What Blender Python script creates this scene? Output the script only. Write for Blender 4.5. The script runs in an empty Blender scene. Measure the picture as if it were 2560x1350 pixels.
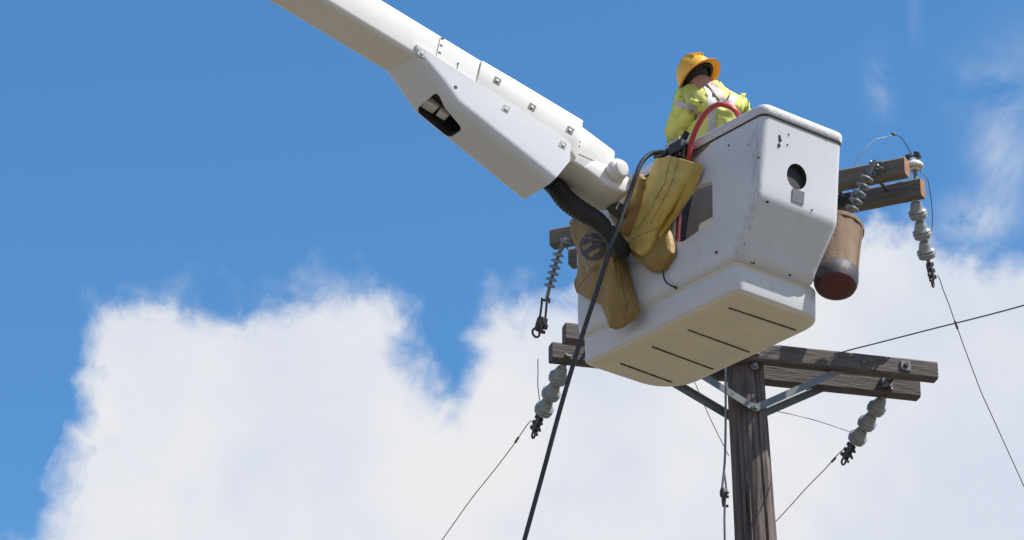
import bpy, bmesh, math, random
from mathutils import Vector, Matrix, noise
from mathutils.bvhtree import BVHTree
random.seed(7)
scene = bpy.context.scene
col = scene.collection
rad = math.radians

# ---------------------------------------------------------------- camera
PITCH = rad(24.0)
FPX = 9000.0                       # focal length in pixels of a 2560 wide picture
CAM = Vector((0, 0, 1.7))
cd = bpy.data.cameras.new('camera'); cam = bpy.data.objects.new('camera', cd); col.objects.link(cam)
cd.sensor_width = 36.0; cd.lens = FPX / 2560 * 36.0; cd.clip_start = 0.1; cd.clip_end = 20000
cam.location = CAM; cam.rotation_euler = (math.pi / 2 + PITCH, 0, 0)
scene.camera = cam
FWD = Vector((0, math.cos(PITCH), math.sin(PITCH))); UPV = Vector((0, -math.sin(PITCH), math.cos(PITCH))); RGT = Vector((1, 0, 0))
def ray(px, py): return FWD + RGT * ((px - 1280) / FPX) + UPV * ((675 - py) / FPX)
def P(px, py, d): return CAM + ray(px, py) * d
def onplane(px, py, p, n):
    v = ray(px, py); return CAM + v * ((Vector(p) - CAM).dot(n) / v.dot(n))

# ---------------------------------------------------------------- sun, sky, exposure
SUN_DIR = Vector((0.536, -0.152, 0.83)).normalized()          # towards the sun: high, to the right
sun_el = math.asin(SUN_DIR.z); sun_az = math.atan2(SUN_DIR.x, SUN_DIR.y)
sl = bpy.data.lights.new('sun', 'SUN'); sl.energy = 5.0; sl.angle = rad(0.53); sl.color = (1.0, 0.95, 0.88)
so = bpy.data.objects.new('sun', sl); col.objects.link(so)
so.rotation_euler = SUN_DIR.to_track_quat('Z', 'Y').to_euler(); so.location = (20, 0, 40)
vs = scene.view_settings; vs.view_transform = 'Standard'; vs.look = 'None'; vs.exposure = 0.55; vs.gamma = 1.0; vs.use_curve_mapping = False

world = bpy.data.worlds.new('World'); scene.world = world; world.use_nodes = True
nt = world.node_tree; nt.nodes.clear()
def N(t, **k):
    n = nt.nodes.new(t)
    for a, b in k.items(): setattr(n, a, b)
    return n
def setin(n, i, v):
    if v is None: return
    if isinstance(v, bpy.types.NodeSocket): nt.links.new(v, n.inputs[i])
    else: n.inputs[i].default_value = v
def M(op, a, b=None, c=None, clamp=False):
    n = N('ShaderNodeMath', operation=op); n.use_clamp = clamp
    setin(n, 0, a); setin(n, 1, b); setin(n, 2, c); return n.outputs[0]
def smooth(v, lo, hi):
    n = N('ShaderNodeMapRange', interpolation_type='SMOOTHSTEP'); setin(n, 0, v); setin(n, 1, lo); setin(n, 2, hi); n.inputs[3].default_value = 0; n.inputs[4].default_value = 1
    return n.outputs[0]
tc = N('ShaderNodeTexCoord'); D = tc.outputs['Generated']
sep = N('ShaderNodeSeparateXYZ'); setin(sep, 0, D)
az0 = M('MULTIPLY', M('ARCTAN2', sep.outputs[0], sep.outputs[1]), 180 / math.pi)
el0 = M('MULTIPLY', M('ARCSINE', sep.outputs[2]), 180 / math.pi)
def nz(scale, detail=6, rough=.55, vec=None, dist=0.0):
    n = N('ShaderNodeTexNoise'); n.noise_dimensions = '3D'; setin(n, 'Vector', vec or D)
    n.inputs['Scale'].default_value = scale; n.inputs['Detail'].default_value = detail; n.inputs['Roughness'].default_value = rough
    n.inputs['Distortion'].default_value = dist; return n
n1 = nz(24, 6, .52, dist=.3); n2 = nz(78, 7, .56, dist=.35)
s1 = N('ShaderNodeSeparateColor'); setin(s1, 0, n1.outputs['Color'])
s2 = N('ShaderNodeSeparateColor'); setin(s2, 0, n2.outputs['Color'])
def off(v, amp): return M('MULTIPLY', M('SUBTRACT', v, .5), amp)
az = M('ADD', az0, M('ADD', off(s1.outputs[0], 1.4), off(s2.outputs[0], 1.1)))
el = M('ADD', el0, M('ADD', off(s1.outputs[1], 1.0), off(s2.outputs[1], 1.5)))
# top line of the cumulus bank (a function of azimuth), generic rolling heads beyond the surveyed part
top = [(-180, 1420), (60, 1390), (130, 1310), (190, 1060), (240, 900), (262, 800), (350, 762), (480, 748), (600, 772), (690, 752), (770, 742), (840, 764), (920, 728), (985, 770), (1020, 840),
       (1062, 930), (1105, 1015), (1135, 990), (1165, 890), (1195, 825), (1300, 775), (1420, 728), (1560, 690), (1750, 640), (2000, 600), (2160, 578), (2260, 590), (2360, 622), (2480, 640), (2600, 655), (2760, 690)]
AZR, EL0, ELR = 11.0, 14.0, 16.0
fc = N('ShaderNodeFloatCurve'); cv = fc.mapping.curves[0]
pts = []
for x, y in top:
    v = ray(x, y).normalized(); pts.append((math.degrees(math.atan2(v.x, v.y)), math.degrees(math.asin(v.z))))
while len(cv.points) < len(pts): cv.points.new(.5, .5)
for p, (a, e) in zip(cv.points, pts): p.location = ((a + AZR) / (2 * AZR), (e - EL0) / ELR); p.handle_type = 'AUTO'
fc.mapping.update()
setin(fc, 'Value', M('DIVIDE', M('ADD', az, AZR), 2 * AZR, clamp=True))
Hc = M('ADD', M('MULTIPLY', fc.outputs[0], ELR), EL0 + .10)
ng = nz(3.2, 4, .5)
Hg = M('ADD', M('MULTIPLY', ng.outputs[0], 26.0), 5.0)
wsel = smooth(M('ABSOLUTE', az0), 9.3, 14.0)
H = M('ADD', M('MULTIPLY', Hc, M('SUBTRACT', 1.0, wsel)), M('MULTIPLY', Hg, wsel))
depth_ = M('SUBTRACT', H, el)
def side_bank(da):
    f2 = N('ShaderNodeFloatCurve'); c2_ = f2.mapping.curves[0]
    while len(c2_.points) < len(pts): c2_.points.new(.5, .5)
    for p, (a, e) in zip(c2_.points, pts): p.location = ((a + AZR) / (2 * AZR), (e - EL0) / ELR); p.handle_type = 'AUTO'
    f2.mapping.update(); setin(f2, 'Value', M('DIVIDE', M('ADD', M('ADD', az, da), AZR), 2 * AZR, clamp=True))
    h2 = M('ADD', M('MULTIPLY', f2.outputs[0], ELR), EL0 + .10)
    h2 = M('ADD', M('MULTIPLY', h2, M('SUBTRACT', 1.0, wsel)), M('MULTIPLY', Hg, wsel))
    return smooth(M('SUBTRACT', h2, el), -0.14, 0.55)
veil = M('MULTIPLY', smooth(depth_, -0.55, 0.45), smooth(nz(46, 7, .6, dist=.6).outputs[0], .36, .68))
core = smooth(depth_, -0.14, 0.55)
for da_ in (-.22, -.11, .11, .22): core = M('ADD', core, side_bank(da_))
core = M('MULTIPLY', core, .2)
bank = M('MAXIMUM', core, M('MULTIPLY', veil, .6))
# thin broken wisps above the bank
def blob(x, y, sx, sy, k):
    v = ray(x, y).normalized(); a = math.degrees(math.atan2(v.x, v.y)); e = math.degrees(math.asin(v.z))
    da = M('DIVIDE', M('SUBTRACT', az0, a), sx); de = M('DIVIDE', M('SUBTRACT', el0, e), sy)
    return M('MULTIPLY', M('POWER', 2.718, M('MULTIPLY', M('ADD', M('MULTIPLY', da, da), M('MULTIPLY', de, de)), -1.0)), k)
reg = None
for b in [(2205, 205, .26, .42, .65), (2440, 215, .55, .40, .75), (2470, 330, .45, .7, .5), (2440, 545, .62, .34, 1.2), (2520, 440, .4, .6, .6), (2292, 70, .12, .55, .28), (2560, 250, .8, .9, .45)]:
    g = blob(*b); reg = g if reg is None else M('ADD', reg, g)
far = smooth(nz(2.2, 3, .5).outputs[0], .52, .72)
reg = M('ADD', M('MULTIPLY', reg, .72), M('MULTIPLY', M('MULTIPLY', far, wsel), .6), clamp=True)
mp = N('ShaderNodeMapping'); setin(mp, 0, D); mp.inputs['Scale'].default_value = (1, 1, .8)
nw = nz(32, 8, .62, vec=mp.outputs[0], dist=.5)
wisp = M('MULTIPLY', smooth(nw.outputs[0], .30, .74), reg)
mask = M('MAXIMUM', bank, M('MULTIPLY', wisp, 1.25), clamp=True)
sky = N('ShaderNodeTexSky'); sky.sky_type = 'NISHITA'; sky.sun_disc = False
sky.sun_elevation = sun_el; sky.sun_rotation = sun_az; sky.altitude = 0; sky.air_density = 1.05; sky.dust_density = 0.0; sky.ozone_density = 10.0
body = nz(11, 5, .5)
puff = nz(34, 5, .5, dist=.4)
cr = N('ShaderNodeMix', data_type='RGBA'); setin(cr, 0, smooth(M('ADD', M('MULTIPLY', body.outputs[0], .7), M('MULTIPLY', puff.outputs[0], .3)), .36, .62))
cr.inputs[6].default_value = (3.9, 4.2, 4.85, 1); cr.inputs[7].default_value = (4.85, 4.86, 4.98, 1)
mix = N('ShaderNodeMix', data_type='RGBA'); setin(mix, 0, mask); hs_ = N('ShaderNodeHueSaturation'); hs_.inputs['Saturation'].default_value = 1.08; hs_.inputs['Hue'].default_value = 0.492; hs_.inputs['Value'].default_value = 0.935; nt.links.new(sky.outputs[0], hs_.inputs['Color']); nt.links.new(hs_.outputs[0], mix.inputs[6]); nt.links.new(cr.outputs[2], mix.inputs[7])
bg = N('ShaderNodeBackground'); bg.inputs[1].default_value = 0.118
nt.links.new(mix.outputs[2], bg.inputs[0])
wo = N('ShaderNodeOutputWorld'); nt.links.new(bg.outputs[0], wo.inputs[0])

# ---------------------------------------------------------------- helpers
WM = {}
I4 = Matrix.Identity(4)
def frame(o, x, y, z):
    m = Matrix((x, y, z)).transposed().to_4x4(); m.translation = o; return m
def T(v): return Matrix.Translation(Vector(v))
def place(ob, parent, Mw):
    WM[ob.name] = Mw.copy()
    if parent is not None:
        ob.parent = parent; ob.matrix_parent_inverse = I4; ob.matrix_basis = WM[parent.name].inverted() @ Mw
    else: ob.matrix_basis = Mw
def tag(o, label=None, cat=None, group=None, kind=None):
    if label: o['label'] = label
    if cat: o['category'] = cat
    if group: o['group'] = group
    if kind: o['kind'] = kind
    return o
def thing(name, label, cat, Mw, group=None):
    o = bpy.data.objects.new(name, None); col.objects.link(o); o.empty_display_size = .1
    place(o, None, Mw); return tag(o, label, cat, group)
def finish(ob, angle=40):
    me = ob.data
    me.polygons.foreach_set('use_smooth', [True] * len(me.polygons))
    try: me.set_sharp_from_angle(angle=rad(angle))
    except Exception: pass
    return ob
def mk(name, verts, faces, mat, parent=None, Mw=None, world=True, angle=40, mats=None):
    """mesh object; verts in world space (world=True) or already in the frame Mw"""
    if Mw is None: Mw = WM[parent.name] if parent is not None else T(verts[0])
    vs_ = [Vector(v) for v in verts]
    if world:
        inv = Mw.inverted(); vs_ = [inv @ v for v in vs_]
    me = bpy.data.meshes.new(name); me.from_pydata([tuple(v) for v in vs_], [], faces); me.validate(); me.update()
    bm = bmesh.new(); bm.from_mesh(me); bmesh.ops.recalc_face_normals(bm, faces=bm.faces); bm.to_mesh(me); bm.free()
    me.materials.append(mat)
    ob = bpy.data.objects.new(name, me); col.objects.link(ob); place(ob, parent, Mw)
    return finish(ob, angle)
def from_bm(name, bm, mat, parent=None, Mw=None, angle=40):
    if Mw is None: Mw = WM[parent.name] if parent is not None else I4
    bmesh.ops.recalc_face_normals(bm, faces=bm.faces)
    me = bpy.data.meshes.new(name); bm.to_mesh(me); bm.free(); me.materials.append(mat)
    ob = bpy.data.objects.new(name, me); col.objects.link(ob); place(ob, parent, Mw)
    return finish(ob, angle)
def share(ob, name, parent, Mw):
    c = bpy.data.objects.new(name, ob.data); col.objects.link(c); place(c, parent, Mw); return c
def box(name, lo, hi, mat, parent=None, Mw=None, bevel=0.0, seg=2, angle=40):
    bm = bmesh.new()
    x0, y0, z0 = lo; x1, y1, z1 = hi
    v = [bm.verts.new(p) for p in [(x0, y0, z0), (x1, y0, z0), (x1, y1, z0), (x0, y1, z0), (x0, y0, z1), (x1, y0, z1), (x1, y1, z1), (x0, y1, z1)]]
    for f in [(0, 3, 2, 1), (4, 5, 6, 7), (0, 1, 5, 4), (1, 2, 6, 5), (2, 3, 7, 6), (3, 0, 4, 7)]: bm.faces.new([v[i] for i in f])
    if bevel: bmesh.ops.bevel(bm, geom=list(bm.edges), offset=bevel, segments=seg, profile=.5, affect='EDGES')
    return from_bm(name, bm, mat, parent, Mw, angle)
def frames_along(pts):
    out = []; prev = None
    for i, p in enumerate(pts):
        t = (pts[min(i + 1, len(pts) - 1)] - pts[max(i - 1, 0)]).normalized()
        if prev is None:
            a = Vector((0, 0, 1)) if abs(t.z) < .9 else Vector((1, 0, 0)); n = (a - t * a.dot(t)).normalized()
        else: n = (prev - t * prev.dot(t)).normalized()
        prev = n; out.append((p, t, n, t.cross(n)))
    return out
def catmull(pts, k=8):
    pts = [Vector(p) for p in pts]
    if len(pts) < 3: 
        return [pts[0].lerp(pts[-1], i / k) for i in range(k + 1)]
    q = [pts[0] * 2 - pts[1]] + pts + [pts[-1] * 2 - pts[-2]]; out = []
    for i in range(1, len(q) - 2):
        for j in range(k):
            t = j / k; a, b, c, d = q[i - 1], q[i], q[i + 1], q[i + 2]
            out.append(.5 * ((2 * b) + (c - a) * t + (2 * a - 5 * b + 4 * c - d) * t * t + (3 * b - a - 3 * c + d) * t ** 3))
    out.append(pts[-1]); return out
def tube_geo(pts, r, n=10, flat=1.0):
    V, Fc = [], []
    fr = frames_along(pts)
    for i, (p, t, a, b) in enumerate(fr):
        rr = r[i] if isinstance(r, (list, tuple)) else r
        for k in range(n):
            th = 2 * math.pi * k / n; V.append(p + a * (math.cos(th) * rr) + b * (math.sin(th) * rr * flat))
    for i in range(len(fr) - 1):
        for k in range(n):
            Fc.append((i * n + k, i * n + (k + 1) % n, (i + 1) * n + (k + 1) % n, (i + 1) * n + k))
    Fc.append(tuple(range(n - 1, -1, -1))); Fc.append(tuple(range((len(fr) - 1) * n, len(fr) * n)))
    return V, Fc
def tube(name, pts, r, mat, parent=None, n=10, k=8, Mw=None, flat=1.0, curve=True):
    pp = catmull(pts, k) if curve else [Vector(p) for p in pts]
    if isinstance(r, (list, tuple)):
        rr = []
        for i in range(len(pp)):
            u = i / (len(pp) - 1) * (len(r) - 1); j = min(int(u), len(r) - 2); rr.append(r[j] * (1 - (u - j)) + r[j + 1] * (u - j))
        r = rr
    V, Fc = tube_geo(pp, r, n, flat)
    return mk(name, V, Fc, mat, parent, Mw)
def lathe_geo(prof, o, axis, n=24):
    axis = Vector(axis).normalized(); a = axis.orthogonal().normalized(); b = axis.cross(a); o = Vector(o)
    V, Fc = [], []
    for r, z in prof:
        for k in range(n):
            th = 2 * math.pi * k / n; V.append(o + axis * z + (a * math.cos(th) + b * math.sin(th)) * max(r, 1e-4))
    m = len(prof)
    for i in range(m - 1):
        for k in range(n): Fc.append((i * n + k, i * n + (k + 1) % n, (i + 1) * n + (k + 1) % n, (i + 1) * n + k))
    Fc.append(tuple(range(n - 1, -1, -1))); Fc.append(tuple(range((m - 1) * n, m * n)))
    return V, Fc
def lathe(name, prof, o, axis, mat, parent=None, n=24, Mw=None, angle=35):
    V, Fc = lathe_geo(prof, o, axis, n); return mk(name, V, Fc, mat, parent, Mw, angle=angle)
def join_geo(gs):
    V, Fc = [], []
    for v, f in gs:
        k = len(V); V += v; Fc += [tuple(i + k for i in q) for q in f]
    return V, Fc
def box_geo(c, x, y, z):
    """box centred at c with half-extent vectors x y z"""
    c = Vector(c); V = [c + x * i + y * j + z * k for k in (-1, 1) for j in (-1, 1) for i in (-1, 1)]
    return V, [(0, 2, 3, 1), (4, 5, 7, 6), (0, 1, 5, 4), (2, 6, 7, 3), (0, 4, 6, 2), (1, 3, 7, 5)]
def bool_cut(ob, cutters):
    dg = bpy.context.evaluated_depsgraph_get
    for c in cutters:
        m = ob.modifiers.new('b', 'BOOLEAN'); m.operation = 'DIFFERENCE'; m.solver = 'EXACT'; m.object = c
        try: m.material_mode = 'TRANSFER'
        except Exception: pass
    bpy.context.view_layer.update()
    me = bpy.data.meshes.new_from_object(ob.evaluated_get(dg()))
    ob.modifiers.clear(); old = ob.data; ob.data = me; me.name = ob.name; bpy.data.meshes.remove(old)
    for c in cutters: bpy.data.objects.remove(c)
    finish(ob, 35)
def bake(ob):
    bpy.context.view_layer.update()
    me = bpy.data.meshes.new_from_object(ob.evaluated_get(bpy.context.evaluated_depsgraph_get()))
    ob.modifiers.clear(); old = ob.data; ob.data = me; me.name = ob.name; bpy.data.meshes.remove(old)
    me.polygons.foreach_set('use_smooth', [True] * len(me.polygons)); return ob
def bvh_of(ob):
    Mw = WM[ob.name]; me = ob.data
    return BVHTree.FromPolygons([Mw @ v.co for v in me.vertices], [tuple(p.vertices) for p in me.polygons])
def rrect(a0, a1, b0, b1, rs, n=6):
    """rounded rectangle, x from b0..b1, y from a0..a1; rs = radius at (b0,a0),(b1,a0),(b1,a1),(b0,a1)"""
    out = []
    for (cx, cy, sx, sy, r, t0) in [(b0, a0, 1, 1, rs[0], math.pi), (b1, a0, -1, 1, rs[1], 1.5 * math.pi), (b1, a1, -1, -1, rs[2], 0), (b0, a1, 1, -1, rs[3], .5 * math.pi)]:
        ox, oy = cx + sx * r, cy + sy * r
        for k in range(n + 1):
            t = t0 + .5 * math.pi * k / n; out.append((ox + r * math.cos(t), oy + r * math.sin(t)))
    return out
def loft_geo(rings, cap0=True, cap1=True):
    V, Fc = [], []; n = len(rings[0])
    for rg in rings: V += [Vector(p) for p in rg]
    for i in range(len(rings) - 1):
        for k in range(n): Fc.append((i * n + k, i * n + (k + 1) % n, (i + 1) * n + (k + 1) % n, (i + 1) * n + k))
    if cap0: Fc.append(tuple(range(n - 1, -1, -1)))
    if cap1: Fc.append(tuple(range((len(rings) - 1) * n, len(rings) * n)))
    return V, Fc

# ---------------------------------------------------------------- materials
def mat(name, base, rough=.5, var=.12, scale=6.0, stretch=(1, 1, 1), dirt=None, dscale=3.0, dlo=.55, dhi=.75, damt=.6, bump=.0, bscale=40, metal=0.0, spec=.5, coat=0.0, trans=0.0, hue2=None, bstretch=None):
    m = bpy.data.materials.new(name); m.use_nodes = True; t = m.node_tree; t.nodes.clear()
    def A(ty, **k):
        n = t.nodes.new(ty)
        for a, b in k.items(): setattr(n, a, b)
        return n
    o = A('ShaderNodeOutputMaterial'); p = A('ShaderNodeBsdfPrincipled'); t.links.new(p.outputs[0], o.inputs[0])
    p.inputs['Roughness'].default_value = rough; p.inputs['Metallic'].default_value = metal; p.inputs['Specular IOR Level'].default_value = spec
    p.inputs['Coat Weight'].default_value = coat
    c = A('ShaderNodeTexCoord'); mpn = A('ShaderNodeMapping'); t.links.new(c.outputs['Object'], mpn.inputs[0]); mpn.inputs['Scale'].default_value = stretch
    n1 = A('ShaderNodeTexNoise'); t.links.new(mpn.outputs[0], n1.inputs['Vector']); n1.inputs['Scale'].default_value = scale; n1.inputs['Detail'].default_value = 7; n1.inputs['Roughness'].default_value = .6
    mr = A('ShaderNodeMapRange'); t.links.new(n1.outputs[0], mr.inputs[0]); mr.inputs[1].default_value = .3; mr.inputs[2].default_value = .7
    mx = A('ShaderNodeMix', data_type='RGBA'); t.links.new(mr.outputs[0], mx.inputs[0])
    b2 = hue2 if hue2 else tuple(x * (1 + var) for x in base); b1 = base if hue2 else tuple(x * (1 - var) for x in base)
    mx.inputs[6].default_value = (*b1, 1); mx.inputs[7].default_value = (*b2, 1); outc = mx.outputs[2]
    if dirt:
        n2 = A('ShaderNodeTexNoise'); t.links.new(mpn.outputs[0], n2.inputs['Vector']); n2.inputs['Scale'].default_value = dscale; n2.inputs['Detail'].default_value = 9; n2.inputs['Roughness'].default_value = .68
        r2 = A('ShaderNodeMapRange'); t.links.new(n2.outputs[0], r2.inputs[0]); r2.inputs[1].default_value = dlo; r2.inputs[2].default_value = dhi; r2.inputs[4].default_value = damt
        m2 = A('ShaderNodeMix', data_type='RGBA'); t.links.new(r2.outputs[0], m2.inputs[0]); t.links.new(outc, m2.inputs[6]); m2.inputs[7].default_value = (*dirt, 1); outc = m2.outputs[2]
    t.links.new(outc, p.inputs['Base Color'])
    if bump:
        mb = A('ShaderNodeMapping'); t.links.new(c.outputs['Object'], mb.inputs[0]); mb.inputs['Scale'].default_value = bstretch or stretch
        n3 = A('ShaderNodeTexNoise'); t.links.new(mb.outputs[0], n3.inputs['Vector']); n3.inputs['Scale'].default_value = bscale; n3.inputs['Detail'].default_value = 6
        bp = A('ShaderNodeBump'); bp.inputs['Strength'].default_value = 1.0; bp.inputs['Distance'].default_value = bump; t.links.new(n3.outputs[0], bp.inputs['Height']); t.links.new(bp.outputs[0], p.inputs['Normal'])
    if trans: p.inputs['Transmission Weight'].default_value = trans
    return m
WHITE = (.71, .685, .645)
m_boom = mat('boom paint', WHITE, .38, .03, 3, dirt=(.46, .41, .33), dscale=2.6, dlo=.57, dhi=.80, damt=.5, stretch=(.6, 2, 2), coat=.15)
m_fair = mat('fairing gelcoat', (.625, .63, .64), .42, .025, 4, dirt=(.42, .38, .30), dscale=6, dlo=.66, dhi=.82, damt=.5, stretch=(.7, 2, 2))
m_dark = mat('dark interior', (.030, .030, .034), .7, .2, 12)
m_rub = mat('black rubber', (.016, .016, .02), .55, .25, 30, bump=.001)
m_cable = mat('black cable', (.028, .030, .040), .5, .2, 20)
m_plate = mat('washer plate', (.17, .15, .13), .6, .25, 60)
m_gplate = mat('grey washer plate', (.36, .36, .36), .6, .2, 60)
m_bolt = mat('bolt cap', (.66, .62, .54), .6, .1, 40)
m_steel = mat('galvanised steel', (.17, .18, .185), .5, .18, 30, metal=.35, dirt=(.14, .12, .1), dscale=18, dlo=.55, dhi=.8, damt=.5)
m_dsteel = mat('dark weathered metal', (.075, .07, .072), .55, .3, 40, metal=.5)
m_green = mat('green sticker', (.02, .30, .05), .5, .1, 20)
m_ink = mat('black marking', (.06, .06, .07), .7, .1, 20)
m_beige = mat('tub floor resin', (.72, .66, .53), .55, .06, 5, dirt=(.25, .21, .14), dscale=9, dlo=.62, dhi=.8, damt=.5, bump=.0006, bscale=160)
m_groove = mat('rubber floor strip', (.05, .047, .042), .8, .3, 60, dirt=(.32, .29, .22), dscale=45, dlo=.52, dhi=.62, damt=.75)
m_rim = mat('scuffed rim', (.56, .56, .575), .55, .06, 10, dirt=(.30, .29, .28), dscale=26, dlo=.55, dhi=.72, damt=.6, bump=.003, bscale=60)
m_wood = mat('crossarm wood', (.070, .056, .050), .9, .3, 5, stretch=(1.2, 14, 14), hue2=(.15, .13, .118), dirt=(.035, .026, .022), dscale=7, dlo=.52, dhi=.70, damt=.75, bump=.006, bscale=7)
m_wood2 = mat('newer crossarm wood', (.105, .088, .068), .9, .3, 5, stretch=(1.2, 14, 14), hue2=(.20, .172, .138), dirt=(.06, .043, .033), dscale=7, dlo=.55, dhi=.72, damt=.6, bump=.005, bscale=7)
m_endg = mat('fresh end grain', (.30, .15, .085), .85, .25, 30, dirt=(.12, .07, .05), dscale=25, dlo=.5, dhi=.65, damt=.7)
m_pole = mat('pole wood', (.085, .06, .053), .92, .3, 3.2, stretch=(9, 9, .8), hue2=(.19, .16, .145), dirt=(.022, .014, .013), dscale=2.4, dlo=.50, dhi=.66, damt=.85, bump=.012, bscale=5)
m_porc = mat('grey porcelain', (.26, .28, .278), .22, .08, 20, dirt=(.16, .16, .15), dscale=14, dlo=.55, dhi=.8, damt=.5)
m_wporc = mat('white porcelain', (.62, .61, .56), .2, .05, 20, dirt=(.3, .27, .2), dscale=14, dlo=.6, dhi=.8, damt=.5)
m_poly = mat('grey polymer sheds', (.21, .225, .235), .5, .1, 20)
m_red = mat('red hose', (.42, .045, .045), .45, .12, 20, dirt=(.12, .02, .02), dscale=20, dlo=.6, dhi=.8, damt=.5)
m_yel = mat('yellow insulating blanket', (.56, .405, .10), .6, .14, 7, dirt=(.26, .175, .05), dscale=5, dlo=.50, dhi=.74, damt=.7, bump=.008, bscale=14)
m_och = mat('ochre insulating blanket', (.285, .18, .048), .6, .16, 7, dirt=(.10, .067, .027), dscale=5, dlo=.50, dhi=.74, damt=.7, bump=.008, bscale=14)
m_stitch = mat('dark seam', (.13, .095, .035), .8, .2, 40)
m_logo = mat('dark purple print', (.06, .05, .06), .7, .25, 60)
m_canvas = mat('tan canvas', (.19, .13, .085), .9, .2, 9, stretch=(1, 1, .4), dirt=(.085, .058, .038), dscale=7, dlo=.5, dhi=.75, damt=.55, bump=.003, bscale=120)
m_leath = mat('black vinyl', (.042, .041, .045), .6, .3, 14, bump=.003, bscale=25)
m_redv = mat('dark red vinyl', (.085, .016, .019), .45, .3, 14)
m_vis = mat('hi-vis shirt', (.56, .58, .155), .85, .07, 9, dirt=(.36, .45, .09), dscale=8, dlo=.5, dhi=.8, damt=.4, bump=.004, bscale=28)
m_refl = mat('silver reflective tape', (.42, .43, .43), .4, .08, 40)
m_strap = mat('harness webbing', (.60, .50, .46), .8, .1, 60)
m_strapd = mat('harness edge', (.06, .045, .04), .8, .2, 60)
m_skin = mat('skin', (.42, .24, .19), .6, .1, 14)
m_hair = mat('dark hair', (.012, .009, .008), .7, .3, 60)
m_helm = mat('yellow hard hat', (.72, .40, .035), .35, .08, 8, dirt=(.42, .26, .07), dscale=10, dlo=.55, dhi=.75, damt=.5)
m_brim = mat('orange hard hat brim', (.80, .26, .012), .4, .08, 8)
m_trou = mat('dark trousers', (.03, .035, .055), .9, .2, 12)
m_glove = mat('dark glove', (.06, .05, .045), .8, .2, 20)
m_alu = mat('aluminium wire', (.45, .44, .42), .4, .1, 40, metal=.4)
m_wire = mat('weathered wire', (.12, .12, .13), .5, .2, 40, metal=.3)
m_liner = mat('inner liner grey', (.14, .125, .125), .7, .15, 8)
m_red_shaded = mat('red hose shaded', (.17, .022, .03), .5, .15, 20)  # darker copy of the hose red; shade inside the tub put into colour
m_valve = mat('valve block grey', (.60, .58, .54), .5, .1, 20)
m_label = mat('blank grey label', (.15, .15, .165), .6, .12, 60)
m_ground = mat('dry ground', (.132, .114, .086), .95, .2, .08, dirt=(.07, .07, .042), dscale=.15, dlo=.45, dhi=.65, damt=.7)

# tub gelcoat with scuffs along the worn near corner (marks of their own shape)
def tub_material():
    m = mat('tub gelcoat', (.58, .585, .605), .40, .03, 5, stretch=(1.5, 1.5, .8), dirt=(.40, .375, .32), dscale=4.5, dlo=.56, dhi=.80, damt=.42)
    t = m.node_tree; p = [n for n in t.nodes if n.type == 'BSDF_PRINCIPLED'][0]
    src = p.inputs['Base Color'].links[0].from_socket
    c = t.nodes.new('ShaderNodeTexCoord'); s = t.nodes.new('ShaderNodeSeparateXYZ'); t.links.new(c.outputs['Object'], s.inputs[0])
    def mm(op, a, b=None):
        n = t.nodes.new('ShaderNodeMath'); n.operation = op
        for i, v in enumerate((a, b)):
            if v is None: continue
            if isinstance(v, (int, float)): n.inputs[i].default_value = v
            else: t.links.new(v, n.inputs[i])
        return n.outputs[0]
    def rng(v, a, b, lo, hi):
        n = t.nodes.new('ShaderNodeMapRange'); t.links.new(v, n.inputs[0]); n.inputs[1].default_value = a; n.inputs[2].default_value = b; n.inputs[3].default_value = lo; n.inputs[4].default_value = hi; return n.outputs[0]
    mpn = t.nodes.new('ShaderNodeMapping'); t.links.new(c.outputs['Object'], mpn.inputs[0]); mpn.inputs['Scale'].default_value = (1, 1, .32)
    nn = t.nodes.new('ShaderNodeTexNoise'); t.links.new(mpn.outputs[0], nn.inputs['Vector']); nn.inputs['Scale'].default_value = 52; nn.inputs['Detail'].default_value = 8; nn.inputs['Roughness'].default_value = .7
    # distance from the near vertical corner, in the x-y plane of the tub
    ce = rng(s.outputs[2], .19, .45, -.05, -.215)
    dx = mm('ADD', s.outputs[0], .045); dy = mm('SUBTRACT', s.outputs[1], ce)
    d2 = mm('SQRT', mm('ADD', mm('MULTIPLY', dx, dx), mm('MULTIPLY', dy, dy)))
    near = rng(d2, .015, .13, .15, -.14)
    low = rng(s.outputs[2], .80, .95, 0, -.1)
    k = mm('ADD', nn.outputs[0], mm('ADD', near, low))
    f = rng(k, .62, .80, 0, .5)
    # fine black scratches anywhere
    n2 = t.nodes.new('ShaderNodeTexNoise'); t.links.new(mpn.outputs[0], n2.inputs['Vector']); n2.inputs['Scale'].default_value = 55; n2.inputs['Detail'].default_value = 4
    f2 = rng(n2.outputs[0], .715, .75, 0, .7)
    f3 = mm('MAXIMUM', f, f2)
    mx = t.nodes.new('ShaderNodeMix'); mx.data_type = 'RGBA'; t.links.new(f3, mx.inputs[0]); t.links.new(src, mx.inputs[6]); mx.inputs[7].default_value = (.16, .17, .21, 1)
    t.links.new(mx.outputs[2], p.inputs['Base Color']); return m
m_tub = tub_material()

# ---------------------------------------------------------------- ground
gs = 1500.0; gn = 12
gv = [(-gs + 2 * gs * i / gn, -gs + 2 * gs * j / gn, 0) for j in range(gn + 1) for i in range(gn + 1)]
gf = [(j * (gn + 1) + i, j * (gn + 1) + i + 1, (j + 1) * (gn + 1) + i + 1, (j + 1) * (gn + 1) + i) for j in range(gn) for i in range(gn)]
tag(mk('ground', gv, gf, m_ground, None, I4), kind='structure')

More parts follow.
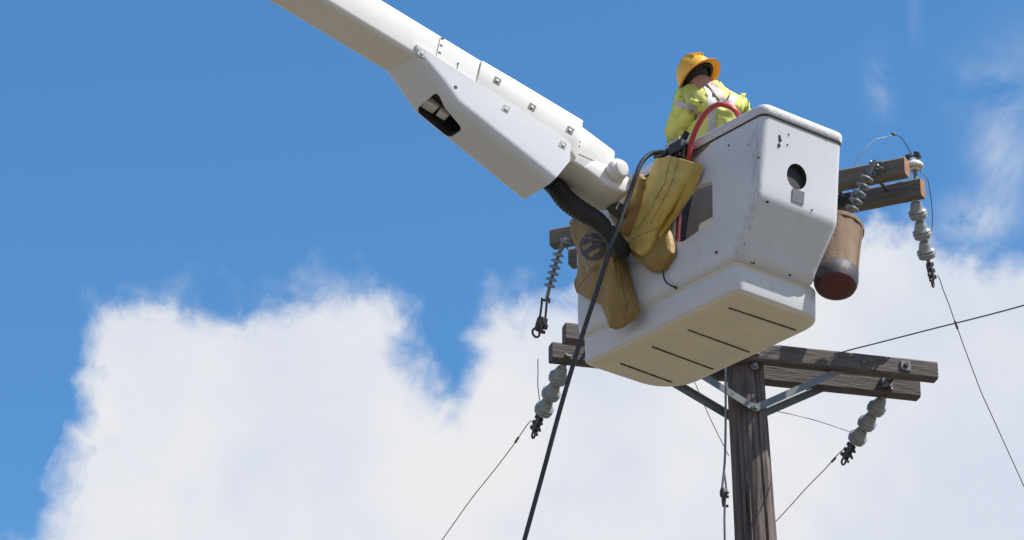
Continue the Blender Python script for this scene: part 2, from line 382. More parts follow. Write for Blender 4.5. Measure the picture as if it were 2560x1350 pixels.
# ---------------------------------------------------------------- utility pole with crossarms
PD = 22.5
pA = P(1864, 950, PD)                                  # a point of the pole axis below the lower arms
lean = Vector((-.034, 0.006, 1)).normalized()
def pole_at(z): return pA + lean * ((z - pA.z) / lean.z)
zl = None
def pole_z(py):                                       # height of the pole axis seen at that picture row
    lo, hi = 0, 20
    for _ in range(50):
        m = (lo + hi) / 2; q = pole_at(m) - CAM; y = 675 - FPX * q.dot(UPV) / q.dot(FWD)
        if y > py: lo = m
        else: hi = m
    return lo
z_low, z_up, z_top = pole_z(903), pole_z(534), pole_z(466)
base = pole_at(-.6)
pole = thing('utility_pole', 'weathered brown wooden utility pole with two double crossarms behind the white bucket', 'utility pole', T(base))
def pole_r(z): return .118 + (pA.z - z) * .0085
V, Fc = [], []
nzr, nth = 220, 110
for i in range(nzr + 1):
    z = -.6 + (z_top + .6) * i / nzr; c = pole_at(z); r = pole_r(z)
    for k in range(nth):
        th = 2 * math.pi * k / nth; q = Vector((math.cos(th) * 5.5, math.sin(th) * 5.5, z * .9))
        crack = noise.noise(Vector((math.cos(th) * 9, math.sin(th) * 9, z * .28)))
        fine_ = noise.noise(Vector((math.cos(th) * 22, math.sin(th) * 22, z * .8)))
        rr = r + .008 * noise.fractal(q, 1.0, 2.0, 4) * .6 - (.02 * max(0, crack - .22) * 3) - .010 * max(0, fine_ - .15)
        V.append(c + Vector((math.cos(th) * rr, math.sin(th) * rr, 0)))
for i in range(nzr):
    for k in range(nth): Fc.append((i * nth + k, i * nth + (k + 1) % nth, (i + 1) * nth + (k + 1) % nth, (i + 1) * nth + k))
Fc.append(tuple(range(nth - 1, -1, -1))); Fc.append(tuple(range(nzr * nth, (nzr + 1) * nth)))
mk('shaft', V, Fc, m_pole, pole, angle=60)

AH, AW, AL = .118, .092, 2.44                         # crossarm height, thickness, length
def wood_beam(name, c, ax, mt, L=AL, endcol=None):
    ax = Vector(ax).normalized(); up = Vector((0, 0, 1)); side = up.cross(ax).normalized(); up = ax.cross(side)
    Mw = frame(c, ax, side, up)
    bm = bmesh.new(); nx = 40
    x0 = -L / 2; ch = .012
    rings = []
    for i in range(nx + 1):
        x = x0 + L * i / nx; rg = []
        for (y, z) in [(-AW / 2 + ch, -AH / 2), (AW / 2 - ch, -AH / 2), (AW / 2, -AH / 2 + ch), (AW / 2, AH / 2 - ch), (AW / 2 - ch, AH / 2), (-AW / 2 + ch, AH / 2), (-AW / 2, AH / 2 - ch), (-AW / 2, -AH / 2 + ch)]:
            j = noise.noise(Vector((x * 6, y * 40, z * 40)) + c) * .0035
            rg.append((x, y * (1 + j * 6), z * (1 + j * 5) + .004 * math.sin(x * 1.3)))
        rings.append(rg)
    V, Fc = loft_geo(rings)
    ob = mk(name, V, Fc, mt, pole, Mw, world=False, angle=30)
    if endcol:
        ob.data.materials.append(endcol)
        for p in ob.data.polygons:
            if abs(p.normal.x) > .9: p.material_index = 1
    return ob, Mw
arms = {}
def pair(key, zc, az_deg, mt, endcol, offs):
    a = rad(az_deg); ax = Vector((math.cos(a), math.sin(a), 0)); toward = Vector((math.sin(a), -math.cos(a), 0))
    c = pole_at(zc); gap = pole_r(zc) + AW / 2 - .012
    for nm, s in (('near', 1), ('far', -1)):
        o, Mw = wood_beam('crossarm', c + toward * gap * s + ax * offs[nm] + Vector((0, 0, .02 * random.uniform(-1, 1))), ax, mt, endcol=endcol)
        arms[key, nm] = (o, Mw)
    # through bolts with square washers and nuts
    for x in (-1.0, 0.0, 1.0):
        V, Fc = tube_geo([c + ax * x + toward * (gap + AW / 2 + .03), c + ax * x - toward * (gap + AW / 2 + .03)], .011, 8)
        bo = mk('spacer_bolt', V, Fc, m_dsteel, pole)
        for s in (1, -1):
            q = c + ax * x + toward * s * (gap + AW / 2 + .006)
            V, Fc = box_geo(q, ax * .032, Vector((0, 0, .032)), toward * .005); mk('square_washer', V, Fc, m_steel, bo)
            V, Fc = lathe_geo([(0, 0), (.017, 0), (.017, .016), (0, .016)], q + toward * s * .004, toward * s, 6); mk('nut', V, Fc, m_dsteel, bo)
    return c, ax, toward, gap
cl, axl, twl, gl = pair('low', z_low, 15.5, m_wood, None, {'near': 0.0, 'far': 0.0})
cu, axu, twu, gu = pair('up', z_up, -26.0, m_wood2, m_endg, {'near': .0, 'far': .0})
# flat steel braces
for s in (1, -1):
    side = twl * s
    for e in (1, -1):
        p0 = pole_at(z_low - .37) + side * (pole_r(z_low - .37) + .012)
        p1 = cl + axl * (.60 * e) + side * (gl - AW / 2 - .012 if False else gl) + Vector((0, 0, -AH / 2 + .012))
        d = (p1 - p0).normalized(); nrm = side; w = nrm.cross(d).normalized()
        V, Fc = join_geo([box_geo((p0 + p1) / 2, d * ((p1 - p0).length / 2 + .02), w * .022, nrm * .004), box_geo((p0 + p1) / 2 + w * .020 * (1 if w.z > 0 else -1) - nrm * .016, d * ((p1 - p0).length / 2 - .05), w * .003, nrm * .016)])
        b = mk('brace', V, Fc, m_steel, pole)
    q = pole_at(z_low - .37) + side * (pole_r(z_low - .37) + .02)
    V, Fc = lathe_geo([(0, -.02), (.026, -.02), (.026, .012), (.016, .012), (.016, .03), (0, .03)], q, side, 10); mk('brace_bolt', V, Fc, m_steel, pole)
# hardware on the pole face beside the lower arms and small arm plates
q = pole_at(z_low - .09) + Vector((.05, -pole_r(z_low) - .01, 0))
V, Fc = lathe_geo([(0, 0), (.024, 0), (.026, .015), (.014, .02), (.014, .04), (0, .04)], q, (0.1, -1, 0), 10); mk('pole_bolt', V, Fc, m_steel, pole)
o, Mw = arms['low', 'near']
for x, z in ((.72, .0),):
    c = Mw @ Vector((x, -AW / 2 - .006, z)); s = .030 if x > 1 else .008
    V, Fc = box_geo(c, axl * s, Vector((0, 0, s * 1.1)), twl * .006); mk('arm_plate', V, Fc, m_steel, pole)
o, Mw = arms['low', 'far']
c = Mw @ Vector((.98, -AW / 2 - .02, .01)); V, Fc = join_geo([box_geo(c, axl * .034, Vector((0, 0, .03)), twl * .02), tube_geo([c, c + twl * .14 + Vector((0, 0, .09))], .012, 8)]); mk('arm_bracket', V, Fc, m_steel, pole)
o, Mw = arms['up', 'far']
c = Mw @ Vector((.72, -AW / 2 - .02, .0)); V, Fc = join_geo([box_geo(c, axu * .05, Vector((0, 0, .035)), twu * .02), tube_geo([c, c + twu * .2 + Vector((0, 0, .05))], .012, 8)]); mk('arm_bracket', V, Fc, m_dsteel, pole)

# ---------------------------------------------------------------- insulators
bell_prof = [(0, -.012), (.016, -.012), (.020, -.004), (.021, .010), (.030, .016), (.036, .030), (.042, .050), (.045, .062), (.057, .070), (.0615, .077), (.058, .083), (.054, .085), (.0595, .090), (.0615, .098), (.057, .104), (.053, .106), (.057, .112), (.054, .122), (.040, .130), (.018, .134), (.014, .128), (.012, .150), (0, .150)]
def bells(label, att, axis, spacing=.128, n=3, clampdir=None):
    axis = Vector(axis).normalized(); t = thing('insulator_string', label, 'insulator', T(att), 'bell insulator strings on the crossarm ends')
    V, Fc = join_geo([tube_geo([att - axis * .06, att + axis * .03], .014, 8), lathe_geo([(0, 0), (.022, 0), (.022, .03), (0, .03)], att - axis * .06, axis, 10)])
    mk('eye_link', V, Fc, m_dsteel, t)
    p = att + axis * .03
    first = None
    for i in range(n):
        V, Fc = lathe_geo(bell_prof, Vector((0, 0, 0)), Vector((0, 0, 1)), 28)
        z = axis; x = z.orthogonal().normalized(); Mb = frame(p + axis * spacing * i, x, z.cross(x), z)
        if first is None: first = mk('porcelain_bell', V, Fc, m_porc, t, Mb, world=False, angle=50)
        else: share(first, 'porcelain_bell', t, Mb)
    e = p + axis * (spacing * n + .01)
    # dead end clamp: body, keeper lugs and u-bolts
    sd = axis.cross(Vector((0, 0, 1))).normalized(); dn = axis.cross(sd).normalized()
    if dn.z > 0: dn = -dn
    g = [tube_geo([e - axis * .03, e + axis * .03], .012, 8), box_geo(e + axis * .075, axis * .055, sd * .016, dn * .02)]
    for k in range(3):
        q = e + axis * (.035 + .042 * k)
        g.append(tube_geo([q - dn * .03, q + dn * (.055 + .012 * (k % 2))], [.012, .009], 8)); g.append(box_geo(q - dn * .028, axis * .012, sd * .022, dn * .008))
    cl_ = mk('clamp_body', *join_geo(g), m_dsteel, t)
    ring = [e + axis * .15 + axis * (.022 * math.cos(a)) + dn * (.022 * math.sin(a) + .01) for a in [2 * math.pi * k / 14 for k in range(15)]]
    mk('clamp_eye', *tube_geo(ring, .007, 6), m_dsteel, cl_)
    return e + axis * .14, e
o, Mw = arms['up', 'far']; at = Mw @ Vector((1.10, 0, -AH / 2 + .01))
ins_ur = bells('grey three-bell insulator string hanging under the pale upper crossarm, right of the canvas tool bucket', P(2285, 488, (at - CAM).dot(FWD)), (.25, .62, -.86), .130)
o, Mw = arms['low', 'far']; at = Mw @ Vector((-1.12, 0, -AH / 2))
ins_ll = bells('grey three-bell insulator string under the short left end of the lower crossarm', P(1413, 905, (at - CAM).dot(FWD)), (-.328, .70, -.52), .124)
at = Mw @ Vector((.98, 0, -AH / 2))
ins_lr = bells('grey three-bell insulator string under the long right end of the lower crossarm', P(2214, 985, (at - CAM).dot(FWD)), (-.42, .70, -.50), .124)

def polymer(label, px_top, px_first, px_last, px_end, d0, d1, n, shed_r=.04, tail=None):
    a, b, c, e = P(*px_top, d0), P(*px_first, d0 + (d1 - d0) * .3), P(*px_last, d0 + (d1 - d0) * .8), P(*px_end, d1)
    axis = (c - b).normalized()
    t = thing('polymer_insulator', label, 'insulator', T(a), 'polymer insulators')
    mk('core_rod', *tube_geo([a, b, c, e], .012, 10), m_steel, t)
    sp = (c - b) / (n - 1); first = None
    x = axis.orthogonal().normalized()
    for i in range(n):
        Mb = frame(b + sp * i, x, axis.cross(x), axis)
        if first is None: first = mk('shed', *lathe_geo([(.013, -.014), (.018, -.012), (shed_r * .95, -.003), (shed_r, .002), (shed_r, .006), (shed_r * .95, .010), (.02, .009), (.013, .014)], Vector(), Vector((0, 0, 1)), 26), m_poly, t, Mb, world=False, angle=60)
        else: share(first, 'shed', t, Mb)
    # clevis end fitting with pin at the top
    sd = axis.cross(FWD).normalized()
    g = [tube_geo([a - axis * .01, a + (b - a) * .75], [.022, .016], 10), tube_geo([a - sd * .03, a + sd * .03], .012, 8)]
    for k in range(7): g.append(tube_geo([a + Vector((random.uniform(-.03, .05), random.uniform(-.02, .02), random.uniform(-.03, .03))), a + Vector((random.uniform(-.01, .06), random.uniform(-.02, .02), random.uniform(-.05, .04)))], .006, 6))
    mk('end_fitting', *join_geo(g), m_steel, t)
    return t, axis, e
o, Mw = arms['up', 'near']; dL = ((Mw @ Vector((-1.12, 0, 0))) - CAM).dot(FWD) - .08
t, axis, e = polymer('slack grey polymer insulator with six sheds and a bare clamp dangling over blue sky', (1411, 603), (1396, 637), (1374.5, 714), (1366, 752), dL, dL, 6, .0385)
sd = Vector((1, 0, 0))
x0, x1 = P(1352, 750, dL), P(1376, 752, dL)
hg = mk('clevis_pin', *join_geo([tube_geo([x0, x1], .009, 8), lathe_geo([(0, 0), (.018, 0), (.018, .012), (0, .012)], x0, x1 - x0, 8), lathe_geo([(0, 0), (.018, 0), (.018, .012), (0, .012)], x1, x0 - x1, 8)]), m_dsteel, t)
for (pa, pb) in (((1355, 755), (1349, 800)), ((1367, 755), (1363, 800))):
    mk('link_bar', *tube_geo([P(*pa, dL), P(*pb, dL)], .0075, 8), m_dsteel, t)
g = []
for (cx, cy, w_, h_, dd) in ((1352, 806, 12, 16, 0), (1345, 812, 7, 17, -.02), (1362, 804, 7, 10, .02), (1364, 817, 6, 8, 0), (1350, 822, 9, 9, .01), (1357, 830, 7, 5, 0)):
    c = P(cx, cy, dL + dd); g.append(lathe_geo([(0, -h_ / 400), (w_ / 500, -h_ / 440), (w_ / 400, -h_ / 800), (w_ / 400, h_ / 800), (w_ / 500, h_ / 440), (0, h_ / 400)], c, UPV + RGT * .25, 10))
g.append(tube_geo([P(1349, 796, dL - .03), P(1352, 826, dL - .035)], .006, 6))
mk('clamp_shoe', *join_geo(g), m_dsteel, t)
ring = [P(1340 + 8.5 * math.cos(a) + 2 * math.sin(a), 832 + 11 * math.sin(a), dL) for a in [2 * math.pi * k / 18 for k in range(19)]]
mk('clamp_eye', *tube_geo(ring, .0075, 8), m_dsteel, t)
dR = ((Mw @ Vector((.95, 0, 0))) - CAM).dot(FWD) - .12
t2, axis2, e2 = polymer('grey polymer insulator slung diagonally across the upper crossarm beside the bucket', (2185, 410), (2167, 446), (2131, 520), (2104, 538), dR, dR - .1, 5, .045)

# white pin insulator standing on the lower of the two upper arms
o, Mw = arms['up', 'far']; pb = Mw @ Vector((1.04, 0, AH / 2 - .01))
pb = P(2289, 443, (pb - CAM).dot(FWD))
pin = thing('pin_insulator', 'white mushroom-shaped pin insulator standing on the end of the upper crossarm', 'insulator', T(pb))
axp = Vector((-.06, 0, 1)).normalized()
mk('steel_pin', *tube_geo([pb - axp * .03, pb + axp * .10], .013, 10), m_steel, pin)
lathe('porcelain_cap', [(.013, .048), (.03, .047), (.034, .06), (.030, .064), (.050, .060), (.058, .066), (.060, .074), (.057, .086), (.046, .100), (.032, .108), (.028, .116), (.030, .122), (.024, .130), (0, .132)], pb, axp, m_wporc, pin, 32, angle=60)
tp = pb + axp * .137
g = [box_geo(tp, axu * .05, twu * .016, axp * .008), box_geo(tp + axp * .012 + axu * .032, axu * .012, twu * .02, axp * .014), box_geo(tp + axp * .010 - axu * .035, axu * .012, twu * .018, axp * .012), tube_geo([tp + axu * .01 - axp * .01, tp + axu * .015 + axp * .04], .009, 8), tube_geo([tp - axu * .02 - axp * .01, tp - axu * .02 + axp * .03], .008, 8)]
mk('top_clamp', *join_geo(g), m_dsteel, pin)

# ---------------------------------------------------------------- wires
dU = (tp - CAM).dot(FWD)
def wire(name, label, pts, r, mt, group=None, k=8):
    ob = tube(name, pts, r, mt, None, 8, k); return tag(ob, label, 'wire', group)
wire('jumper_wire', 'thin dark jumper wire curving from the white pin insulator up to a splice', [tp, P(2262, 356, dU - .02), P(2250, 342, dU - .05), P(2234, 334, dU - .1)], .0036, m_wire)
wire('jumper_wire', 'bent bright bare wire arching over the upper crossarm down to its top edge', [P(2236, 334, dU - .1), P(2218, 342, dU - .12), P(2200, 346, dU - .14), P(2184, 352, dU - .16), P(2160, 376, dU - .2), P(2142, 402, dU - .22), P(2139, 425, dU - .22), P(2139, 440, dU - .2)], .0034, m_alu, k=4)
V, Fc = lathe_geo([(0, -.015), (.009, -.012), (.012, 0), (.009, .012), (0, .015)], P(2234, 335, dU - .1), (1, 0, -.6), 8)
tag(mk('wire_splice', V, Fc, m_dsteel), 'small dark splice joining the bright wire and the jumper above the crossarm', 'splice')
e_ur, j_ur = ins_ur
wire('jumper_wire', 'thin dark wire looping from the upper crossarm end beside the bell string', [P(2296, 415, dU), P(2304, 432, dU - .05), P(2318, 446, dU - .08), P(2325, 478, dU - .05), P(2330, 520, dU + .05), P(2331, 555, dU + .12), P(2327, 592, dU + .25), P(2322, 640, (e_ur - CAM).dot(FWD))], .0031, m_wire, k=5)
d0 = (e_ur - CAM).dot(FWD)
def extend(a, b, L): return b + (b - a).normalized() * L
def away(pts, grow):                                  # points of a wire that runs away from the pole
    return [P(x, y, d0_ + g) for (x, y), (d0_, g) in zip(pts, grow)]
def line_wire(label, start, pxs, slope, r, mt, tail=25, sleeve=None, group='conductors'):
    d = (start - CAM).dot(FWD); pts = [start]; last = None
    for (x, y) in pxs:
        q0 = P(x, y, d); step = (q0 - (last if last else start)).length; d += step * slope; last = P(x, y, d); pts.append(last)
    end = extend(pts[-2], pts[-1], tail)
    if end.z < .4: end = pts[-1].lerp(end, (pts[-1].z - .4) / (pts[-1].z - end.z))
    a_ = pts[-1]; L_ = (end - a_).length; stp = (pts[-1] - pts[-2]).length; tl = []
    while stp < L_: tl.append(a_ + (end - a_) * (stp / L_)); stp *= 1.9
    ob = wire('conductor_wire', label, pts + tl + [end], r, mt, group, 5)
    if sleeve:
        i, L = sleeve; a, b = pts[i], pts[i + 1]; c = a.lerp(b, .5); u = (b - a).normalized()
        mk('splice_sleeve', *tube_geo([c - u * L, c - u * L * .8, c + u * L * .8, c + u * L], [.004, .008, .008, .004], 8), m_wire, ob)
    return ob
line_wire('thin conductor running from the upper bell string down past the cloud on the right', e_ur, [(2345, 690), (2358, 725), (2372, 760), (2384, 795), (2397, 830), (2412, 872), (2432, 925), (2455, 985), (2480, 1040)], .55, .0031, m_wire, sleeve=(4, .035))
e_ll, j_ll = ins_ll
line_wire('thin conductor dropping away from the lower left bell string across white cloud', e_ll, [(1328, 1052), (1300, 1088), (1284, 1112), (1240, 1170), (1180, 1245), (1142, 1298), (1105, 1350)], .85, .0031, m_wire, sleeve=(2, .03))
e_lr, j_lr = ins_lr
line_wire('thin conductor dropping away from the lower right bell string behind the pole', e_lr, [(2108, 1124), (2060, 1175), (2014, 1222), (1980, 1260), (1945, 1298)], .85, .0031, m_wire, tail=18, sleeve=(1, .03))
dl = (j_ll - CAM).dot(FWD)
wire('tail_wire', 'short cut wire end standing straight up beside the lower left bell string', [j_ll, P(1347, 985, dl - .05), P(1344.5, 960, dl - .1), P(1345, 930, dl - .1), P(1344.5, 897, dl - .1)], .003, m_wire)
dr = (j_lr - CAM).dot(FWD)
q = pole_at(pole_z(1020)); dp = (q - CAM).dot(FWD)
wire('jumper_wire', 'twisted tail wire running from the pole to the lower right clamp', [P(1905, 1022, dp + .2), P(1960, 1032, dp + .25), P(2020, 1046, dp + .3), P(2080, 1064, dr), P(2132, 1082, dr)], .0026, m_wire)
# service wire leaving to the right, over the near lower arm
o, Mw = arms['low', 'near']; dn_ = ((Mw @ Vector((.3, -.06, 0))) - CAM).dot(FWD)
wire('service_wire', 'dark stranded wire leading off from the lower crossarm towards the upper right', [P(2085, 886, dn_ + .02), P(2140, 871, dn_ - .1), P(2200, 856, dn_ - .5), P(2340, 820, dn_ - 1.5), P(2480, 785, dn_ - 2.5), P(2760, 710, dn_ - 4.5), P(3600, 500, dn_ - 9)], .0046, m_wire)
# thin stay from behind the tub to the pole and the hanging ground lead with its clamp
dpole = (pole_at(z_low - .3) - CAM).dot(FWD)
wire('stay_wire', 'hair-thin wire slanting from under the bucket to the left side of the pole', [P(1725, 930, dpole - .25), P(1743, 970, dpole - .22), P(1775, 1045, dpole - .18), P(1822, 1140, dpole - .1)], .0026, m_wire)
dg_ = dpole - .22
gl_top = P(1813, 900, dg_)
lead = thing('ground_lead', 'grey cable with a clamp, hanging down along the left side of the pole', 'cable', T(P(1813, 900, dg_)))
bot = extend(P(1811, 1250, dg_ - .35), P(1812, 1350, dg_ - .46), 8); 
mk('upper_cable', *tube_geo(catmull([gl_top, P(1814, 960, dg_ - .05), P(1814, 1060, dg_ - .14), P(1812, 1150, dg_ - .23), P(1807, 1205, dg_ - .29), P(1804, 1232, dg_ - .32)], 5), .0075, 8), m_steel, lead)
mk('short_tail', *tube_geo(catmull([P(1811, 1180, dg_ - .26), P(1814, 1205, dg_ - .29), P(1817, 1232, dg_ - .32)], 4), .006, 8), m_wire, lead)
mk('lower_cable', *tube_geo([P(1812, 1262, dg_ - .36), P(1811, 1300, dg_ - .4), P(1812, 1350, dg_ - .46), Vector((P(1812, 1350, dg_ - .46).x - .02, P(1812, 1350, dg_ - .46).y, 0.0))], .0068, 8), m_wire, lead)
g = [lathe_geo([(0, -.04), (.016, -.04), (.024, -.02), (.024, .01), (.015, .02), (.013, .06), (.010, .08), (0, .08)], P(1809, 1236, dg_ - .32), -Vector((0, 0, 1)), 10)]
for (x, y) in ((1817, 1232), (1817, 1242), (1816, 1265)): g.append(box_geo(P(x, y, dg_ - .33), RGT * .012, UPV * .008, FWD * .012))
mk('clamp', *join_geo(g), m_dsteel, lead)

# ---------------------------------------------------------------- aerial bucket (tub)
bl = Vector((-.6143, .789, -.006)); bu = Vector((.0157, .0199, .9997)).normalized(); bl = (bl - bu * bl.dot(bu)).normalized(); br = bl.cross(bu).normalized()
bO = P(1841.5, 722, 18.4)
BM = frame(bO, br, bl, bu)                            # local x = across (b), y = along (a), z = up (c)
BI = BM.inverted()
def BW(a, b, c): return BM @ Vector((b, a, c))
def Bb(px, py, b): return BI @ onplane(px, py, BW(0, b, 0), br)     # local point on the plane b = const
def Ba(px, py, a): return BI @ onplane(px, py, BW(a, 0, 0), bl)
def Bc(px, py, c): return BI @ onplane(px, py, BW(0, 0, c), bu)
LF, BF = 1.248, .622
tub = thing('aerial_bucket', 'big white fibreglass lift bucket with stepped base and round hole in its end', 'lift bucket', BM)
def ring(c, a0, a1, b0, b1, rs): return [(x, y, c) for x, y in rrect(a0, a1, b0, b1, rs)]
R0 = (.045, .05, .06, .05)
outer = [ring(.148, .004, LF + .0, .004, .50, R0), ring(.151, -.016, LF + .01, -.010, .50, R0), ring(.158, -.034, LF + .018, -.020, .505, R0), ring(.170, -.050, LF + .022, -.028, .507, R0), ring(.188, -.063, LF + .025, -.035, .508, R0), ring(.212, -.075, LF + .027, -.039, .509, R0),
         ring(.250, -.096, LF + .028, -.0415, .511, R0), ring(.425, -.203, LF + .03, -.045, .530, R0), ring(.445, -.214, LF + .03, -.0455, .531, R0), ring(.465, -.220, LF + .03, -.046, .531, R0), ring(.53, -.228, LF + .031, -.047, .530, R0),
         ring(.72, -.258, LF + .034, -.050, .518, R0), ring(.900, -.288, LF + .036, -.052, .507, R0)]
RI = (.04, .04, .05, .04)
inner = [ring(.900, -.262, LF + .0, -.008, .480, RI), ring(.46, -.190, LF + .0, -.008, .50, RI), ring(.22, -.045, LF + .0, -.004, .48, RI), ring(.20, .01, LF - .02, .02, .47, RI)]
tubo = mk('upper_shell', *loft_geo(outer + inner), m_tub, tub, BM, world=False, angle=25)
# cutters: round hole in the end, step hole and shallow recess in the long side
hc = Ba(1993, 441, -.245)
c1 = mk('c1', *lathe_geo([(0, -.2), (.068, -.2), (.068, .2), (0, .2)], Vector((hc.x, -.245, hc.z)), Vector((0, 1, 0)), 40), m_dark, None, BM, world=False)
def prism(pts2, b0, b1, mt):                          # polygon in (a,c) extruded across b
    n = len(pts2); V = [(b0, a, c) for a, c in pts2] + [(b1, a, c) for a, c in pts2]
    Fc = [(i, (i + 1) % n, n + (i + 1) % n, n + i) for i in range(n)] + [tuple(range(n - 1, -1, -1)), tuple(range(n, 2 * n))]
    return mk('c2', V, Fc, mt, None, BM, world=False)
def rpoly(pts, r, n=4):
    out = []; m = len(pts)
    for i in range(m):
        p = Vector(pts[i]); a = Vector(pts[i - 1]); b = Vector(pts[(i + 1) % m]); ra = min(r, (a - p).length * .45, (b - p).length * .45)
        s = p + (a - p).normalized() * ra; e = p + (b - p).normalized() * ra
        for k in range(n + 1):
            t = k / n; q = s * (1 - t) ** 2 + p * 2 * t * (1 - t) + e * t * t; out.append((q.x, q.y))
    return out
hole = [Bb(x, y, -.048) for x, y in ((1781, 452), (1725, 470), (1690, 520), (1684, 604), (1706, 604), (1781, 552))]
c2 = prism(rpoly([(p.y, p.z) for p in hole], .022), -.2, .2, m_tub)
rec = [Bb(x, y, -.05) for x, y in ((1790, 322), (1776, 332), (1738, 399))]
c3 = prism(rpoly([(rec[0].y, .885), (rec[2].y, rec[2].z), (.42, .60), (1.17, .60), (1.17, .885)], .03), -.2, -.024, m_tub)
bool_cut(tubo, [c1, c2, c3])
# rolled rim
mk('rim_gasket', *loft_geo([ring(.874, -.2875, LF + .038, -.0540, .5085, R0), ring(.886, -.2895, LF + .040, -.0550, .5085, R0)], False, False), m_dark, tub, BM, world=False)
ro = [ring(.884, -.289, LF + .040, -.056, .509, R0), ring(.887, -.2935, LF + .043, -.0585, .513, R0), ring(.915, -.297, LF + .046, -.062, .515, R0), ring(.931, -.295, LF + .045, -.060, .513, R0), ring(.938, -.290, LF + .04, -.055, .508, R0), ring(.938, -.240, LF - .02, -.01, .47, RI), ring(.895, -.24, LF - .02, -.01, .47, RI)]
V, Fc = loft_geo(ro, False, False); n = len(ro[0]); k = (len(ro) - 1) * n
Fc += [(i, k + i, k + (i + 1) % n, (i + 1) % n) for i in range(n)]
mk('rim', V, Fc, m_rim, tub, BM, world=False, angle=50)
# lower tub
RL = (.05, .14, .21, .03)
low = [ring(.0, .010, LF - .010, .010, BF - .010, RL), ring(.004, .004, LF - .004, .004, BF - .004, RL), ring(.012, .0, LF, .0, BF, RL), ring(.165, -.004, LF + .004, -.004, BF, RL)]
mk('lower_tub', *loft_geo(low), m_tub, tub, BM, world=False, angle=45)
fl = [ring(-.010, .030, LF - .030, .030, BF - .030, RL), ring(-.006, .014, LF - .014, .014, BF - .014, RL), ring(.002, .008, LF - .008, .008, BF - .008, RL)]
floor = mk('floor_pan', *loft_geo(fl), m_beige, tub, BM, world=False, angle=45)
for (p0, p1) in (((1822, 770), (1993, 827)), ((1720, 825), (1910, 894)), ((1630, 867), (1822, 938)), ((1551, 909), (1680, 956))):
    a, b = Bc(*p0, -.012), Bc(*p1, -.012); b = a.lerp(b, min(1, (BF - .06 - a.x) / (b.x - a.x))); d = (b - a).normalized(); w = Vector((0, 0, 1)).cross(d)
    nseg = 24; V = []
    for i in range(nseg + 1):
        q = a.lerp(b, i / nseg) + w * .0015 * noise.noise(Vector((i * .9, p0[0], 0))); hw = .0072 * (.75 + .5 * abs(noise.noise(Vector((i * .7, p0[1], 3)))))
        for s, z in ((-1, .004), (-1, -.0015), (1, -.0015), (1, .004)): V.append(q + w * hw * s + Vector((0, 0, z)))
    Fc = [(i * 4 + k, i * 4 + (k + 1) % 4, i * 4 + 4 + (k + 1) % 4, i * 4 + 4 + k) for i in range(nseg) for k in range(4)] + [(3, 2, 1, 0), tuple(nseg * 4 + k for k in range(4))]
    mk('floor_strip', V, Fc, m_groove, floor, BM, world=False)
# ledge line of sealant, hole liner, label, bolts and chips
mk('ledge_trim', *join_geo([loft_geo([ring(.143, -.008, LF + .008, -.008, .505, R0), ring(.1505, -.008, LF + .008, -.008, .505, R0)])]), m_beige, tub, BM, world=False)
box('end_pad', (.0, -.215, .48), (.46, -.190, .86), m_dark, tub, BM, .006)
lc = Ba(1994, 492, -.226); V, Fc = box_geo(Vector((lc.x, -.2300, lc.z)), Vector((.040, 0, 0)), Vector((0, -.155 * .034, .034)), Vector((0, .0022, 0))); mk('label', V, Fc, m_label, tub, BM, world=False)
for (x, y, s) in ((1949, 341, .010), (1951, 349, .012), (1950, 362, .011), (1970, 337, .006), (1970, 361, .005), (2046, 517, .005), (1938, 495, .006), (2009, 318, .006), (2060, 352, .004)):
    q = Ba(x, y, -.27); pl = -.222 - (q.z - .465) * .1475
    V, Fc = lathe_geo([(0, -.004), (s * .7, -.004), (s, 0), (s, .01), (0, .01)], Vector((q.x, pl, q.z)), Vector((.1 * random.random(), 1, .2 * random.random())), 7); mk('bolt_hole', V, Fc, m_dark, tub, BM, world=False)
for (x, y, s) in ((1822, 364, .009), (1788, 630, .008), (1894, 392, .005), (1872, 361, .005), (1890, 281, .006)):
    q = Bb(x, y, -.05); V, Fc = lathe_geo([(0, -.004), (s * .6, -.004), (s, 0), (s, .012), (0, .012)], Vector((-.0455 - .011 * max(0, q.z - .46), q.y, q.z)), Vector((1, 0, 0)), 9); mk('bolt', V, Fc, m_dsteel, tub, BM, world=False)
for (x, y, s) in ((1884, 657, .006), (1878, 655, .004), (1975, 688, .006), (1690, 720, .008)):
    q = Bc(x, y, .16); V, Fc = lathe_geo([(0, -.006), (s, -.003), (s, .006), (0, .006)], Vector((q.x, q.y, .158)), Vector((0, 0, 1)), 7); mk('drain_plug', V, Fc, m_dsteel, tub, BM, world=False)
# inner step that shows through the side hole
box('inner_step', (.05, .03, .20), (.14, .37, .53), m_beige, tub, BM, .03, 4)
box('inner_liner', (.155, .03, .19), (.17, 1.15, .86), m_liner, tub, BM, .004)
